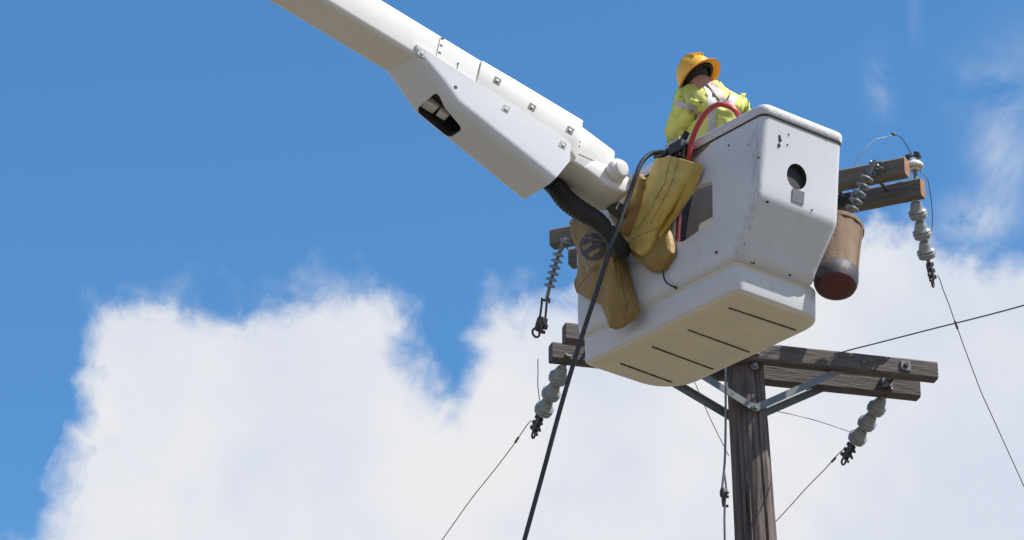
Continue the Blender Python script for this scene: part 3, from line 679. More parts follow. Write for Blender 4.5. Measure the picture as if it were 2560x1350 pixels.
# control valve block and levers at the low left part of the rim
def Pb(px, py, b):                                    # world point above the picture place, on plane b = const of the bucket
    return BM @ Bb(px, py, b)
ctl = mk('control_block', *join_geo([box_geo(Pb(1700, 372, -.12), br * .035, bl * .05, bu * .03)]), m_rub, tub)
g = []
for (x, y) in ((1692, 392), (1700, 388), (1708, 392), (1716, 385)): g.append(tube_geo([Pb(x, y, -.13), Pb(x + 3, y - 36, -.13)], .008, 8))
mk('control_lever', *join_geo([g[0]]), m_dsteel, ctl); mk('control_lever', *join_geo([g[1]]), m_steel, ctl); mk('control_lever', *join_geo([g[2]]), m_dsteel, ctl)
mk('guard_bar', *tube_geo(catmull([Pb(1718, 330, -.11), Pb(1705, 352, -.12), Pb(1680, 372, -.13), Pb(1655, 388, -.13), Pb(1640, 392, -.12)], 5), .017, 10), m_rub, tub)
mk('guard_plate', *box_geo(Pb(1684, 362, -.10), (Pb(1702, 350, -.1) - Pb(1666, 374, -.1)) * .5, br * .012, bu * .018), m_gplate, tub)
mk('drain_lanyard', *tube_geo(catmull([Pb(1659, 660, -.07), Pb(1659, 690, -.06), Pb(1666, 706, -.055), Pb(1680, 715, -.045), Pb(1692, 718, -.03)], 5), .0045, 8), m_rub, tub)

# ---------------------------------------------------------------- red hose
hose = thing('red_hose', 'red rubber hose arched over the bucket rim behind the worker', 'hose', T(Pb(1722, 410, -.09)))
mk('arch', *tube_geo(catmull([Pb(1852, 305, .02), Pb(1846, 290, -.01), Pb(1836, 274, -.04), Pb(1815, 263, -.07), Pb(1793, 262, -.085), Pb(1770, 277, -.09), Pb(1752, 301, -.095), Pb(1737, 331, -.10), Pb(1727, 362, -.10), Pb(1722, 402, -.085), Pb(1716, 450, -.03)], 6), .020, 12, .7), m_red, hose)
mk('inner_run', *tube_geo(catmull([Pb(1718, 445, -.045), Pb(1706, 490, -.036), Pb(1697, 540, -.030), Pb(1694, 606, -.026)], 6), .0135, 10), m_red_shaded, hose)

# ---------------------------------------------------------------- insulating blankets hung on the side
def grid_sheet(name, rows, mt, parent, thick=.03, sub=2, wr=.006, seed=0, crease=.0):
    """rows of (px, py, outward offset) on the bucket's long side -> closed soft body with thickness"""
    nr, nc = len(rows), len(rows[0])
    fr = [[BM @ (Bb(x, y, -.055 - o)) for (x, y, o) in r] for r in rows]
    bk = [[p + br * thick for p in r] for r in fr]
    V = [p for r in fr for p in r] + [p for r in bk for p in r]; k = nr * nc
    Fc = []
    for i in range(nr - 1):
        for j in range(nc - 1):
            a, b, c, d = i * nc + j, i * nc + j + 1, (i + 1) * nc + j + 1, (i + 1) * nc + j
            Fc.append((a, b, c, d)); Fc.append((k + d, k + c, k + b, k + a))
    bd = [(0, j) for j in range(nc)] + [(i, nc - 1) for i in range(1, nr)] + [(nr - 1, j) for j in range(nc - 2, -1, -1)] + [(i, 0) for i in range(nr - 2, 0, -1)]
    ids = [i * nc + j for i, j in bd]
    for q in range(len(ids)):
        a, b = ids[q], ids[(q + 1) % len(ids)]; Fc.append((b, a, k + a, k + b))
    ob = mk(name, V, Fc, mt, parent)
    me = ob.data
    bm = bmesh.new(); bm.from_mesh(me)
    cl_ = bm.edges.layers.float.get('crease_edge') or bm.edges.layers.float.new('crease_edge')
    n_ = nr * nc; bset = set(ids)
    for e in bm.edges:
        a, b = e.verts[0].index, e.verts[1].index
        if (a in bset and b in bset) or (a >= n_ and b >= n_): e[cl_] = .75
        elif (a in bset and b - n_ in bset) or (b in bset and a - n_ in bset): e[cl_] = .5
        elif crease: e[cl_] = crease
    bm.to_mesh(me); bm.free()
    m = ob.modifiers.new('s', 'SUBSURF'); m.levels = m.render_levels = sub + 1
    bake(ob)
    Mi = WM[ob.name]; nrm = (Mi.to_3x3().inverted() @ br).normalized()
    for v in ob.data.vertices:
        q = v.co * 9 + Vector((seed, 0, 0)); rg_ = 1 - abs(noise.noise(Vector((v.co.x * 8 + seed, v.co.y * 8, v.co.z * 3 + v.co.x * 6)))) * 2.2
        v.co += nrm * (wr * noise.noise(q) + wr * .6 * noise.noise(q * 2.7) - wr * 1.3 * max(0, rg_) ** 3)
    ob.data.update(); return ob
def seam(name, target, pxs, mt, parent, r=.004, flat=.6, offv=.001):
    bv = bvh_of(target); pts = []
    for p in catmull([Vector((x, y, 0)) for x, y in pxs], 6):
        d = ray(p.x, p.y); h = bv.ray_cast(CAM, d.normalized())
        if h[0] is not None: pts.append(h[0] - d.normalized() * offv)
    if len(pts) > 2:
        rr = [r * .62 * (.45 + abs(noise.noise(Vector((i * .45, r * 999, pxs[0][0]))))) + .0006 for i in range(len(pts))]
        return mk(name, *tube_geo(pts, rr, 6, flat), mt, parent)
up = thing('insulating_blanket', 'large folded yellow rubber blanket hanging from the bucket rim below the red hose', 'blanket', T(Pb(1640, 540, -.1)))
ob = grid_sheet('front_flap', [
    [(1637, 397, .07), (1658, 393, .10), (1679, 390, .12), (1694, 394, .105), (1712, 399, .115), (1748, 411, .05)],
    [(1622, 436, .07), (1646, 436, .11), (1672, 434, .135), (1684, 436, .105), (1706, 440, .12), (1737, 437, .05)],
    [(1603, 477, .08), (1632, 478, .12), (1662, 476, .14), (1676, 478, .105), (1692, 484, .12), (1720, 472, .05)],
    [(1580, 524, .08), (1612, 530, .12), (1645, 524, .135), (1658, 524, .10), (1670, 530, .11), (1701, 500, .05)],
    [(1560, 566, .08), (1590, 580, .11), (1620, 574, .12), (1632, 570, .10), (1645, 568, .10), (1664, 553, .05)],
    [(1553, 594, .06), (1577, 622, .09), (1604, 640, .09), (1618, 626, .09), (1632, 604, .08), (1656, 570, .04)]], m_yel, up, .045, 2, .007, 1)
seam('seam', ob, [(1679, 393), (1672, 415), (1665, 440), (1662, 458), (1648, 480), (1630, 515), (1610, 548), (1592, 575)], m_stitch, up, .0035)
seam('seam', ob, [(1697, 398), (1688, 425), (1682, 450), (1668, 480), (1648, 520), (1625, 560)], m_stitch, up, .0025)
seam('seam', ob, [(1578, 600), (1600, 588), (1625, 578), (1655, 560)], m_stitch, up, .003)
grid_sheet('lower_fold', [
    [(1562, 600, .05), (1600, 606, .065), (1640, 582, .065), (1664, 558, .03)],
    [(1579, 640, .05), (1611, 640, .075), (1648, 618, .075), (1676, 604, .03)],
    [(1604, 660, .045), (1622, 666, .06), (1652, 654, .06), (1680, 632, .03)],
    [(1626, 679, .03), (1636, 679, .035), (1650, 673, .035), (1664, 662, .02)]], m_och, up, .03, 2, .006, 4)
bk_ = thing('insulating_blanket', 'narrow brown blanket strip tucked behind the black cable and yellow blanket', 'blanket', T(Pb(1575, 500, -.06)))
grid_sheet('strip', [
    [(1584, 430, .11), (1598, 434, .125), (1612, 452, .09)],
    [(1566, 480, .13), (1588, 486, .145), (1610, 492, .09)],
    [(1546, 528, .14), (1570, 542, .150), (1600, 548, .09)],
    [(1512, 512, .12), (1546, 580, .135), (1572, 596, .09)]], m_och, bk_, .03, 2, .006, 8)
lo = thing('insulating_blanket', 'ochre rubber blanket with a dark round emblem, hanging below the boom tip', 'blanket', T(Pb(1500, 680, -.1)))
ob = grid_sheet('front_panel', [
    [(1421, 555, .10), (1436, 543, .12), (1470, 548, .13), (1505, 566, .11), (1535, 600, .07)],
    [(1431, 596, .10), (1452, 592, .13), (1482, 594, .15), (1515, 606, .13), (1545, 632, .07)],
    [(1444, 640, .08), (1462, 636, .13), (1490, 640, .15), (1520, 646, .13), (1548, 656, .07)],
    [(1443, 676, .07), (1464, 678, .12), (1490, 682, .13), (1518, 684, .12), (1545, 690, .07)],
    [(1434, 712, .06), (1460, 722, .09), (1488, 730, .10), (1515, 735, .09), (1540, 740, .06)],
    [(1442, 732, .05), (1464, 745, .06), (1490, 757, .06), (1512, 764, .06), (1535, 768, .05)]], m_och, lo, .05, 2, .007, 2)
emb_ob = ob
seam('seam', ob, [(1430, 585), (1442, 612), (1455, 640), (1465, 662), (1471, 676)], m_strap, lo, .0035)
seam('seam', ob, [(1447, 716), (1460, 700), (1478, 684), (1500, 668)], m_stitch, lo, .003)
ob = grid_sheet('side_panel', [
    [(1512, 650, .10), (1532, 640, .13), (1554, 660, .04)],
    [(1505, 692, .10), (1534, 690, .15), (1566, 696, .04)],
    [(1497, 740, .09), (1532, 742, .13), (1578, 740, .04)],
    [(1511, 786, .07), (1545, 782, .09), (1589, 773, .03)],
    [(1526, 821, .05), (1548, 813, .06), (1583, 788, .03)]], m_och, lo, .04, 2, .006, 3)
seam('seam', ob, [(1544, 670), (1552, 700), (1560, 735), (1566, 770), (1562, 800)], m_stitch, lo, .003)
# printed emblem: dark disc with light diagonal bars, and the letters below it
bv = bvh_of(emb_ob)
def project(px, py, offv=.0025):
    d = ray(px, py).normalized(); h = bv.ray_cast(CAM, d); return None if h[0] is None else h[0] - d * offv
V, Fc, idx = [], [], {}
st = 1.5
def vid(i, j):
    if (i, j) not in idx:
        q = project(1440 + i * st, 570 + j * st)
        if q is None: return None
        idx[i, j] = len(V); V.append(q)
    return idx[i, j]
ca, sa = math.cos(rad(-31)), math.sin(rad(-31))
for i in range(0, 60):
    for j in range(0, 62):
        x, y = 1440 + (i + .5) * st - 1482, 570 + (j + .5) * st - 617
        u, v = (x * ca + y * sa) / 33, (-x * sa + y * ca) / 35
        if u * u + v * v > 1: continue
        if -.42 < v < -.12 and -.75 < u < .1: continue           # upper light bar
        if .22 < v < .52 and -.62 < u < .35: continue            # lower light bar
        if abs(u - .42 - .25 * v) < .035 or abs(v - .9 * u + .75) < .05: continue
        ids = [vid(i, j), vid(i + 1, j), vid(i + 1, j + 1), vid(i, j + 1)]
        if None not in ids: Fc.append(tuple(ids))
if Fc: mk('printed_emblem', V, Fc, m_logo, lo)
fnt = bpy.data.curves.new('t', 'FONT'); fnt.body = 'INLC'; fnt.size = 1.0; fnt.space_character = 1.25
fo = bpy.data.objects.new('t', fnt); col.objects.link(fo); bpy.context.view_layer.update()
tm = bpy.data.meshes.new_from_object(fo.evaluated_get(bpy.context.evaluated_depsgraph_get())); bpy.data.objects.remove(fo)
V = []; ok = True
ca, sa = math.cos(rad(35)), math.sin(rad(35))
for v in tm.vertices:
    X, Y = v.co.x * 12.0, v.co.y * 12.0
    q = project(1474 + X * ca - Y * sa * 1.0, 683 - X * sa - Y * ca, .003); 
    if q is None: ok = False; break
    V.append(q)
if ok: mk('printed_letters', V, [tuple(p.vertices) for p in tm.polygons], m_logo, lo)
bpy.data.meshes.remove(tm)

# ---------------------------------------------------------------- boom
bg_, bb_ = rad(25), rad(21.9)
bd = Vector((math.cos(bb_) * math.cos(bg_), math.cos(bb_) * math.sin(bg_), -math.sin(bb_))); bw = Vector((-math.sin(bg_), math.cos(bg_), 0)); bh = bd.cross(bw)
oO = P(1020, 130, 18.6)
OM = frame(oO, bd, bw, bh); OI = OM.inverted()
def Ow(px, py, w): return OI @ onplane(px, py, OM @ Vector((0, w, 0)), bw)
def Oh(px, py, h): return OI @ onplane(px, py, OM @ Vector((0, 0, h)), bh)
boom = thing('aerial_boom', 'long white fibreglass truck boom with a deep cover reaching down to the bucket', 'boom', OM)
box('boom_tube', (-6.5, 0, 0), (1.02, .272, .204), m_boom, boom, OM, .030, 6)
zt = Ow(1205, 150, -.012).z
pl_ = [Ow(x, y, -.012) for x, y in ((1205, 150), (1459, 301), (1441, 396))]
V = []
poly = [(pl_[0].x, pl_[0].z), (pl_[1].x, pl_[1].z), (pl_[2].x, pl_[2].z), (pl_[2].x - .06, .0), (pl_[0].x + .03, .02)]
def extrude_sh(name, poly, y0, y1, mt, parent, bevel, seg=2, poly2=None):
    n = len(poly); bm = bmesh.new(); poly2 = poly2 or poly
    a = [bm.verts.new((s, y0, h)) for s, h in poly]; b = [bm.verts.new((s, y1, h)) for s, h in poly2]
    bm.faces.new(a); bm.faces.new(b[::-1])
    for i in range(n): bm.faces.new((a[i], b[i], b[(i + 1) % n], a[(i + 1) % n]))
    bmesh.ops.recalc_face_normals(bm, faces=bm.faces)
    if bevel: bmesh.ops.bevel(bm, geom=list(bm.edges), offset=bevel, segments=seg, profile=.5, affect='EDGES')
    return from_bm(name, bm, mt, parent, OM, 30)
extrude_sh('tip_sleeve', poly, -.012, .284, m_boom, boom, .006)
# deep cover under the boom (fairing) with its hand hole
near = [Ow(x, y, -.022) for x, y in ((1042, 110), (1409, 346), (1427, 362), (1425, 402), (1381, 456), (1136, 262), (1096, 206), (1046, 140))]
near = [(p.x, p.z) for p in near]
fp = [Ow(x, y, .285) for x, y in ((1300, 505), (1030, 286), (994, 234), (958, 184))]
far_ = [near[0], near[1], near[2], near[3], (fp[0].x, fp[0].z), (fp[1].x, fp[1].z), (fp[2].x, fp[2].z), (fp[3].x, fp[3].z)]
far_[0] = (fp[3].x + .02, near[0][1])
n = len(near); bm = bmesh.new()
a = [bm.verts.new((s, -.022, h)) for s, h in near]; b = [bm.verts.new((s, .285, h)) for s, h in far_]
bm.faces.new(a); bm.faces.new(b[::-1])
for i in range(n): bm.faces.new((a[i], b[i], b[(i + 1) % n], a[(i + 1) % n]))
bmesh.ops.recalc_face_normals(bm, faces=bm.faces)
lower = [e for e in bm.edges if any({e.verts[0], e.verts[1]} == {q[i], q[i + 1]} for q in (a, b) for i in (4, 5, 6))]
bmesh.ops.bevel(bm, geom=lower, offset=.055, segments=8, profile=.5, affect='EDGES')
fair = from_bm('boom_cover', bm, m_fair, boom, OM, 30)
def sh_prism(poly, y0, y1, mt):
    n = len(poly); V = [(s, y0, h) for s, h in poly] + [(s, y1, h) for s, h in poly]
    Fc = [(i, (i + 1) % n, n + (i + 1) % n, n + i) for i in range(n)] + [tuple(range(n - 1, -1, -1)), tuple(range(n, 2 * n))]
    return mk('c', V, Fc, mt, None, OM, world=False)
cav = sh_prism([(.16, -.012), (1.4, -.012), (1.4, -.225), (.90, -.222), (.36, -.128), (.26, -.09)], .01, .255, m_dark)  # cavity walls coloured near black, painting in the shade inside the cover
hh = [Oh(x, y, -.155) for x, y in ((1034, 286), (1084, 249), (1159, 319), (1113, 353))]
bm = bmesh.new()
hp = rpoly([(p.x, min(p.y, .243)) for p in hh], .04, 5)
hv0 = [(x, y, -.45) for x, y in hp]; hv1 = [(x, y, -.06) for x, y in hp]; bm.free()
n = len(hp)
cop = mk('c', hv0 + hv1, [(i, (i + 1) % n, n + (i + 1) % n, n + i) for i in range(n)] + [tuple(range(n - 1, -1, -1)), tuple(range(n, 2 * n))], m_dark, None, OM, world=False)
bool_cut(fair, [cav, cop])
# fittings seen inside the hand hole
hx = sum(p.x for p in hh) / 4; hy = sum(p.y for p in hh) / 4
box('valve_block', (hx - .125, hy - .03, -.105), (hx - .035, hy + .055, -.030), m_valve, boom, OM, .006)
box('valve_block', (hx - .02, hy - .02, -.110), (hx + .035, hy + .045, -.030), m_valve, boom, OM, .006)
for dy in (-.045, -.075):
    mk('inner_line', *tube_geo([OM @ Vector((hx - .14, hy + dy, -.065)), OM @ Vector((hx - .02, hy + dy + .01, -.085)), OM @ Vector((hx + .1, hy + dy + .015, -.075))], .010, 8), m_rub, boom)
# square bolt plates, hole, slot and marks on the side
def side_pt(px, py, w): p = Ow(px, py, w); return p
for (x, y, w, mt, bolt) in ((1243, 202, -.0125, m_plate, 1), (1330, 268, -.0125, m_plate, 1), (1425, 326, -.0125, m_plate, 1), (1054, 132, -.0225, m_gplate, 0), (1265, 272, -.0225, m_gplate, 0), (1407, 362, -.0225, m_gplate, 0)):
    p = side_pt(x, y, w)
    pb_ = box('bolt_plate', (p.x - .020, w - .0012, p.z - .021), (p.x + .020, w + .006, p.z + .021), mt, boom, OM, .0011, 1)
    if bolt: mk('bolt_head', *lathe_geo([(0, .004), (.006, .0035), (.0085, .002), (.009, 0)], OM @ Vector((p.x, w - .002, p.z)), -bw, 10), m_bolt, pb_)
    else: mk('plate_boss', *lathe_geo([(0, .003), (.009, .002), (.012, 0)], OM @ Vector((p.x + .003, w - .002, p.z - .003)), -bw, 8), m_gplate, pb_)
p = side_pt(1139, 218, -.022); mk('cover_hole', *lathe_geo([(0, .0015), (.0095, .0015), (.0105, 0), (.0105, -.01), (0, -.01)], OM @ Vector((p.x, -.022, p.z)), -bw, 18), m_dark, boom)
pts = [(1206, 153), (1203, 170), (1207, 182), (1206, 192), (1201, 197), (1196, 196), (1194, 186), (1198, 168), (1201, 155)]
q = [side_pt(x, y, -.001) for x, y in pts]; n = len(q)
mk('slot', [(p.x, -.0032, p.z) for p in q] + [(p.x, .004, p.z) for p in q], [tuple(range(n)), tuple(range(2 * n - 1, n - 1, -1))] + [(i, n + i, n + (i + 1) % n, (i + 1) % n) for i in range(n)], m_gplate, boom, OM, world=False)
def stroke(name, a, b, w, wid, par=None, mt=None):
    A, B = side_pt(*a, w), side_pt(*b, w); d = (B - A).normalized(); t = Vector((d.z, 0, -d.x)) * wid
    V = [A + t, A - t, B - t, B + t]; V = [(v.x, w - .002, v.z) for v in V] + [(v.x, w + .003, v.z) for v in V]
    return mk(name, V, [(0, 1, 2, 3), (7, 6, 5, 4), (0, 4, 5, 1), (1, 5, 6, 2), (2, 6, 7, 3), (3, 7, 4, 0)], mt or m_ink, boom, OM, world=False)
stroke('scale_line', (1101, 93), (1091, 138), 0, .0013)
for (x, y) in ((1106, 97), (1103, 114), (1099, 132)): stroke('scale_mark', (x - 3, y - 2.5), (x + 3.5, y + 1.5), 0, .003)
stroke('scale_digit', (1143, 172), (1144, 157), 0, .0016); stroke('scale_digit', (1143, 157), (1148, 160), 0, .0026)
stroke('scale_mark', (1451, 352), (1450, 357), -.012, .0018); stroke('scale_mark', (1449, 363), (1448.5, 368), -.012, .0018)
# tip stub, its rounded end, pulley-shaped knob
st_ = [Ow(x, y, .0) for x, y in ((1458, 312), (1541, 376), (1499, 442), (1425, 398))]
sp_ = [(.90, .180), (st_[0].x, st_[0].z - .004), (st_[1].x, st_[1].z), (st_[1].x + .03, .05), (st_[2].x, st_[2].z), (.90, -.045)]
extrude_sh('tip_stub', sp_, .008, .250, m_boom, boom, .012, 3)
for i in range(13):
    t0 = (i + .1) / 13; t1 = (i + .75) / 13
    a = (1446 + 66 * t0, 385 + 29 * t0); b = (1446 + 66 * t1, 385 + 29 * t1); stroke('chain_link', a, b, .008, .0022, mt=m_dsteel)
kp = Ow(1532, 448, .08)
extrude_sh('tip_casting', [(1.14, .03), (1.28, .06), (1.37, .045), (1.405, .005), (1.36, -.05), (1.26, -.066), (1.10, -.048)], .002, .262, m_boom, boom, .012, 3)
kp = Ow(1548, 424, -.03)
V, Fc = lathe_geo([(0, -.030), (.030, -.030), (.044, -.026), (.048, -.016), (.047, -.010), (.056, -.006), (.061, .008), (.060, .026), (.050, .044), (.03, .06), (0, .06)], OM @ Vector((kp.x, -.03, kp.z)), (bw * .85 + bd * -.35), 30); mk('sheave_cap', V, Fc, m_boom, boom, angle=60)
p = Oh(1475, 484, -.046); mk('round_sticker', *lathe_geo([(0, -.002), (.021, -.002), (.021, .004), (0, .004)], OM @ Vector((p.x, p.y, -.0445)), bh, 20), m_green, boom)
# mounting arm between boom tip and bucket
a0 = OM @ Vector((1.32, .20, -.01)); a1 = BW(.66, -.02, .52)
dd = (a1 - a0); mk('mounting_arm', *box_geo((a0 + a1) / 2, dd * .5, bu * .03, dd.cross(bu).normalized() * .03), m_dsteel, boom)

# corrugated black hose under the boom tip
pth = catmull([P(1352, 440, 19.0), P(1386, 464, 18.98), P(1416, 500, 18.96), P(1452, 527, 18.94), P(1492, 551, 18.93), P(1526, 585, 18.94), P(1546, 612, 18.98), P(1556, 630, 19.04)], 14)
fr = frames_along(pth); nth = 14; V, Fc = [], []
L = 0; rs = []
prev = pth[0]; fine = []
tot = []
for i, p in enumerate(pth): L += (p - prev).length; prev = p; tot.append(L)
m = 260; jj = 0
for i in range(m):
    s = L * i / (m - 1)
    while jj < len(tot) - 2 and tot[jj + 1] < s: jj += 1
    t = (s - tot[jj]) / max(1e-6, tot[jj + 1] - tot[jj]); fine.append(pth[jj].lerp(pth[jj + 1], max(0, min(1, t))))
    u = i / (m - 1); rs.append((.046 + .010 * math.sin(math.pi * min(1, u * 1.5))) * (1 + .035 * math.sin(s * 2 * math.pi / .019)))
tag(mk('corrugated_hose', *tube_geo(fine, rs, nth), m_rub), 'thick black corrugated hose sagging from the boom cover towards the bucket', 'hose')

# long black cable hanging from the bucket to the ground
cp = [Pb(1668, 381, -.14), Pb(1650, 380, -.16), Pb(1628, 384, -.20), Pb(1605, 405, -.25), Pb(1590, 440, -.28)]
dcb = (cp[-1] - CAM).dot(FWD)
cp += [P(1573, 490, dcb - .03), P(1548, 560, dcb - .1), P(1525, 622, dcb - .14), P(1496, 715, dcb - .2), P(1468, 800, dcb - .24), P(1441, 885, dcb - .28), P(1404, 1010, dcb - .34), P(1358, 1180, dcb - .4), P(1311, 1350, dcb - .46)]
endp = extend(cp[-2], cp[-1], 12); endp = cp[-1].lerp(endp, (cp[-1].z - .02) / (cp[-1].z - endp.z))
tag(tube('hanging_cable', cp + [cp[-1].lerp(endp, .08), cp[-1].lerp(endp, .25), cp[-1].lerp(endp, .55), endp], .0125, m_cable, None, 12, 7), 'long black cable hanging in a slant from the bucket rim down past the blankets', 'cable')

# ---------------------------------------------------------------- canvas tool bucket on the far side
ct = P(2094, 576, 19.05); cbot = P(2089, 719, 18.76)
cax = (ct - cbot).normalized(); Hc_ = (ct - cbot).length
cb = thing('canvas_bucket', 'tan canvas tool bucket with black and dark red base hanging behind the lift bucket', 'tool bucket', T(cbot))
s19 = 19.0 / FPX
V, Fc = [], []; nth, nh = 72, 26
xa = cax.orthogonal().normalized(); ya = cax.cross(xa)
for i in range(nh + 1):
    h = .09 + (Hc_ - .09) * i / nh; u = i / nh
    for k in range(nth):
        th = 2 * math.pi * k / nth; c_, s_ = math.cos(th), math.sin(th)
        r = (54.5 + 9.0 * u) * s19 * (1 + .05 * noise.noise(Vector((c_ * 2.4, s_ * 2.4, u * 1.0))) + .045 * u * noise.noise(Vector((c_ * 5, s_ * 5, u * .7))) - .03 * (1 - abs(2 * u - 1)))
        V.append(cbot + cax * h + (xa * c_ + ya * s_) * r)
for i in range(nh):
    for k in range(nth): Fc.append((i * nth + k, i * nth + (k + 1) % nth, (i + 1) * nth + (k + 1) % nth, (i + 1) * nth + k))
Fc.append(tuple(range(nth - 1, -1, -1))); Fc.append(tuple(range(nh * nth, (nh + 1) * nth)))
mk('canvas_body', V, Fc, m_canvas, cb, angle=60)
thm = math.atan2((RGT * .8 - FWD * .5).dot(ya), (RGT * .8 - FWD * .5).dot(xa))
mk('side_seam', *tube_geo([cbot + cax * (.1 + (Hc_ - .12) * i / 10) + (xa * math.cos(thm) + ya * math.sin(thm)) * ((54.5 + 9.0 * i / 10) * s19 * (1 - .03 * (1 - abs(2 * i / 10 - 1))) + .002) for i in range(11)], .006, 8), m_canvas, cb)
lathe('top_hoop', [(60 * s19, Hc_ - .014), (66 * s19, Hc_ - .016), (67.5 * s19, Hc_), (66 * s19, Hc_ + .012), (60 * s19, Hc_ + .014)], cbot, cax, m_canvas, cb, 48, angle=60)
lathe('vinyl_base', [(48 * s19, .012), (51 * s19, .010), (54.5 * s19, .03), (56 * s19, .055), (56.3 * s19, .105), (55 * s19, .108)], cbot, cax, m_leath, cb, 40, angle=60)
lathe('base_disc', [(0, -.004), (36 * s19, -.004), (47 * s19, .002), (50.5 * s19, .013), (50 * s19, .03)], cbot, cax, m_redv, cb, 40, angle=60)
mk('hanging_rope', *tube_geo(catmull([ct + RGT * .03, ct - RGT * .1 + bu * .12, BW(-.1, .50, .95)], 6), .008, 8), m_strap, cb)

# ---------------------------------------------------------------- worker
PDp = 19.45
def K(px, py, dd=0.0): return P(px, py, PDp + dd)
fdir = Vector((-.5, .87, 0)).normalized(); rdir = Vector((.87, .5, 0))
hip = BW(.60, .26, .86); footz = BW(.60, .26, .21)
person = thing('person', 'worker in yellow-green shirt, harness and orange hard hat, seen from behind in the bucket', 'person', T(footz))
def skinned(name, nodes, edges, mt, parent, sub=2, root=0):
    me = bpy.data.meshes.new(name); names = list(nodes); inv = WM[parent.name].inverted()
    me.from_pydata([tuple(inv @ nodes[n][0]) for n in names], [(names.index(a), names.index(b)) for a, b in edges], [])
    me.materials.append(mt); ob = bpy.data.objects.new(name, me); col.objects.link(ob); place(ob, parent, WM[parent.name])
    md = ob.modifiers.new('k', 'SKIN'); md.use_smooth_shade = True
    for i, n in enumerate(names):
        r = nodes[n][1]; r = r if isinstance(r, tuple) else (r, r)
        me.skin_vertices[0].data[i].radius = r; me.skin_vertices[0].data[i].use_root = (i == root)
    s = ob.modifiers.new('s', 'SUBSURF'); s.levels = s.render_levels = sub
    bake(ob); ob.data.materials.clear(); ob.data.materials.append(mt); return ob
nk = K(1764, 218, .02); hd = K(1742, 201, .0)
J = {'hip': hip, 'belly': K(1786, 372, .0), 'chest': K(1783, 292, .02), 'yoke': K(1776, 240, .03), 'neck': nk,
     'shL': K(1716, 244, -.03), 'shR': K(1842, 264, .13), 'elL': K(1697, 318, .06), 'wrL': K(1684, 362, .14), 'elR': K(1868, 345, .25), 'wrR': K(1810, 400, .42)}
axh = (RGT * -.515 + UPV * .676 + FWD * .527).normalized()
knL = BW(.66, .18, .52); knR = BW(.54, .36, .52); anL = BW(.60, .16, .26); anR = BW(.50, .36, .26)
fwdh = (fdir - axh * fdir.dot(axh)).normalized()
nod = {'hip': (J['hip'], .13), 'belly': (J['belly'], .12), 'chest': (J['chest'], (.12, .10)), 'yoke': (J['yoke'], (.085, .075)), 'neck': (nk, .055), 'head': (hd - axh * .01, .074), 'crown': (hd + axh * .07, .07),
       'nose': (hd + fwdh * .105 - axh * .02, .014), 'chin': (hd + fwdh * .055 - axh * .07, .035),
       'shL': (J['shL'], .042), 'elL': (J['elL'], .036), 'wrL': (J['wrL'], .030), 'shR': (J['shR'], .042), 'elR': (J['elR'], .036), 'wrR': (J['wrR'], .03),
       'hpL': (hip - rdir * .09 - Vector((0, 0, .06)), .085), 'knL': (knL, .06), 'anL': (anL, .042), 'toL': (anL + fdir * .14 - bu * .03, .035), 'hpR': (hip + rdir * .09 - Vector((0, 0, .06)), .085), 'knR': (knR, .06), 'anR': (anR, .042), 'toR': (anR + fdir * .14 - bu * .03, .035)}
edg = [('hip', 'belly'), ('belly', 'chest'), ('chest', 'yoke'), ('yoke', 'neck'), ('neck', 'head'), ('head', 'crown'), ('head', 'nose'), ('head', 'chin'), ('yoke', 'shL'), ('shL', 'elL'), ('elL', 'wrL'), ('yoke', 'shR'), ('shR', 'elR'), ('elR', 'wrR'), ('hip', 'hpL'), ('hpL', 'knL'), ('knL', 'anL'), ('anL', 'toL'), ('hip', 'hpR'), ('hpR', 'knR'), ('knR', 'anR'), ('anR', 'toR')]
for sd_, w, e in (('L', 'wrL', 'elL'), ('R', 'wrR', 'elR')):
    wd = (J[w] - J[e]).normalized(); sx = wd.cross(Vector((0, 0, 1))).normalized(); nn = sx.cross(wd)
    nod['pm' + sd_] = (J[w] + wd * .06, (.030, .020)); edg.append((w, 'pm' + sd_))
    for f_, (lat, ln) in enumerate(((-.030, .055), (-.010, .065), (.010, .062), (.029, .048))):
        k1 = J[w] + wd * .095 + sx * lat; k2 = k1 + wd * ln * .6 - nn * .018; k3 = k2 + wd * ln * .2 - nn * .03
        for q, (pp, rr) in enumerate(((k1, .0095), (k2, .0088), (k3, .0075))): nod['f%s%d%d' % (sd_, f_, q)] = (pp, rr)
        edg += [('pm' + sd_, 'f%s%d0' % (sd_, f_)), ('f%s%d0' % (sd_, f_), 'f%s%d1' % (sd_, f_)), ('f%s%d1' % (sd_, f_), 'f%s%d2' % (sd_, f_))]
    sg = 1 if sd_ == 'L' else -1
    t1 = J[w] + wd * .045 + sx * .035 * sg; t2 = t1 + wd * .035 + sx * .015 * sg - nn * .02
    nod['t0' + sd_] = (t1, .011); nod['t1' + sd_] = (t2, .009); edg += [('pm' + sd_, 't0' + sd_), ('t0' + sd_, 't1' + sd_)]
skinned('body', nod, edg, m_skin, person, 2)
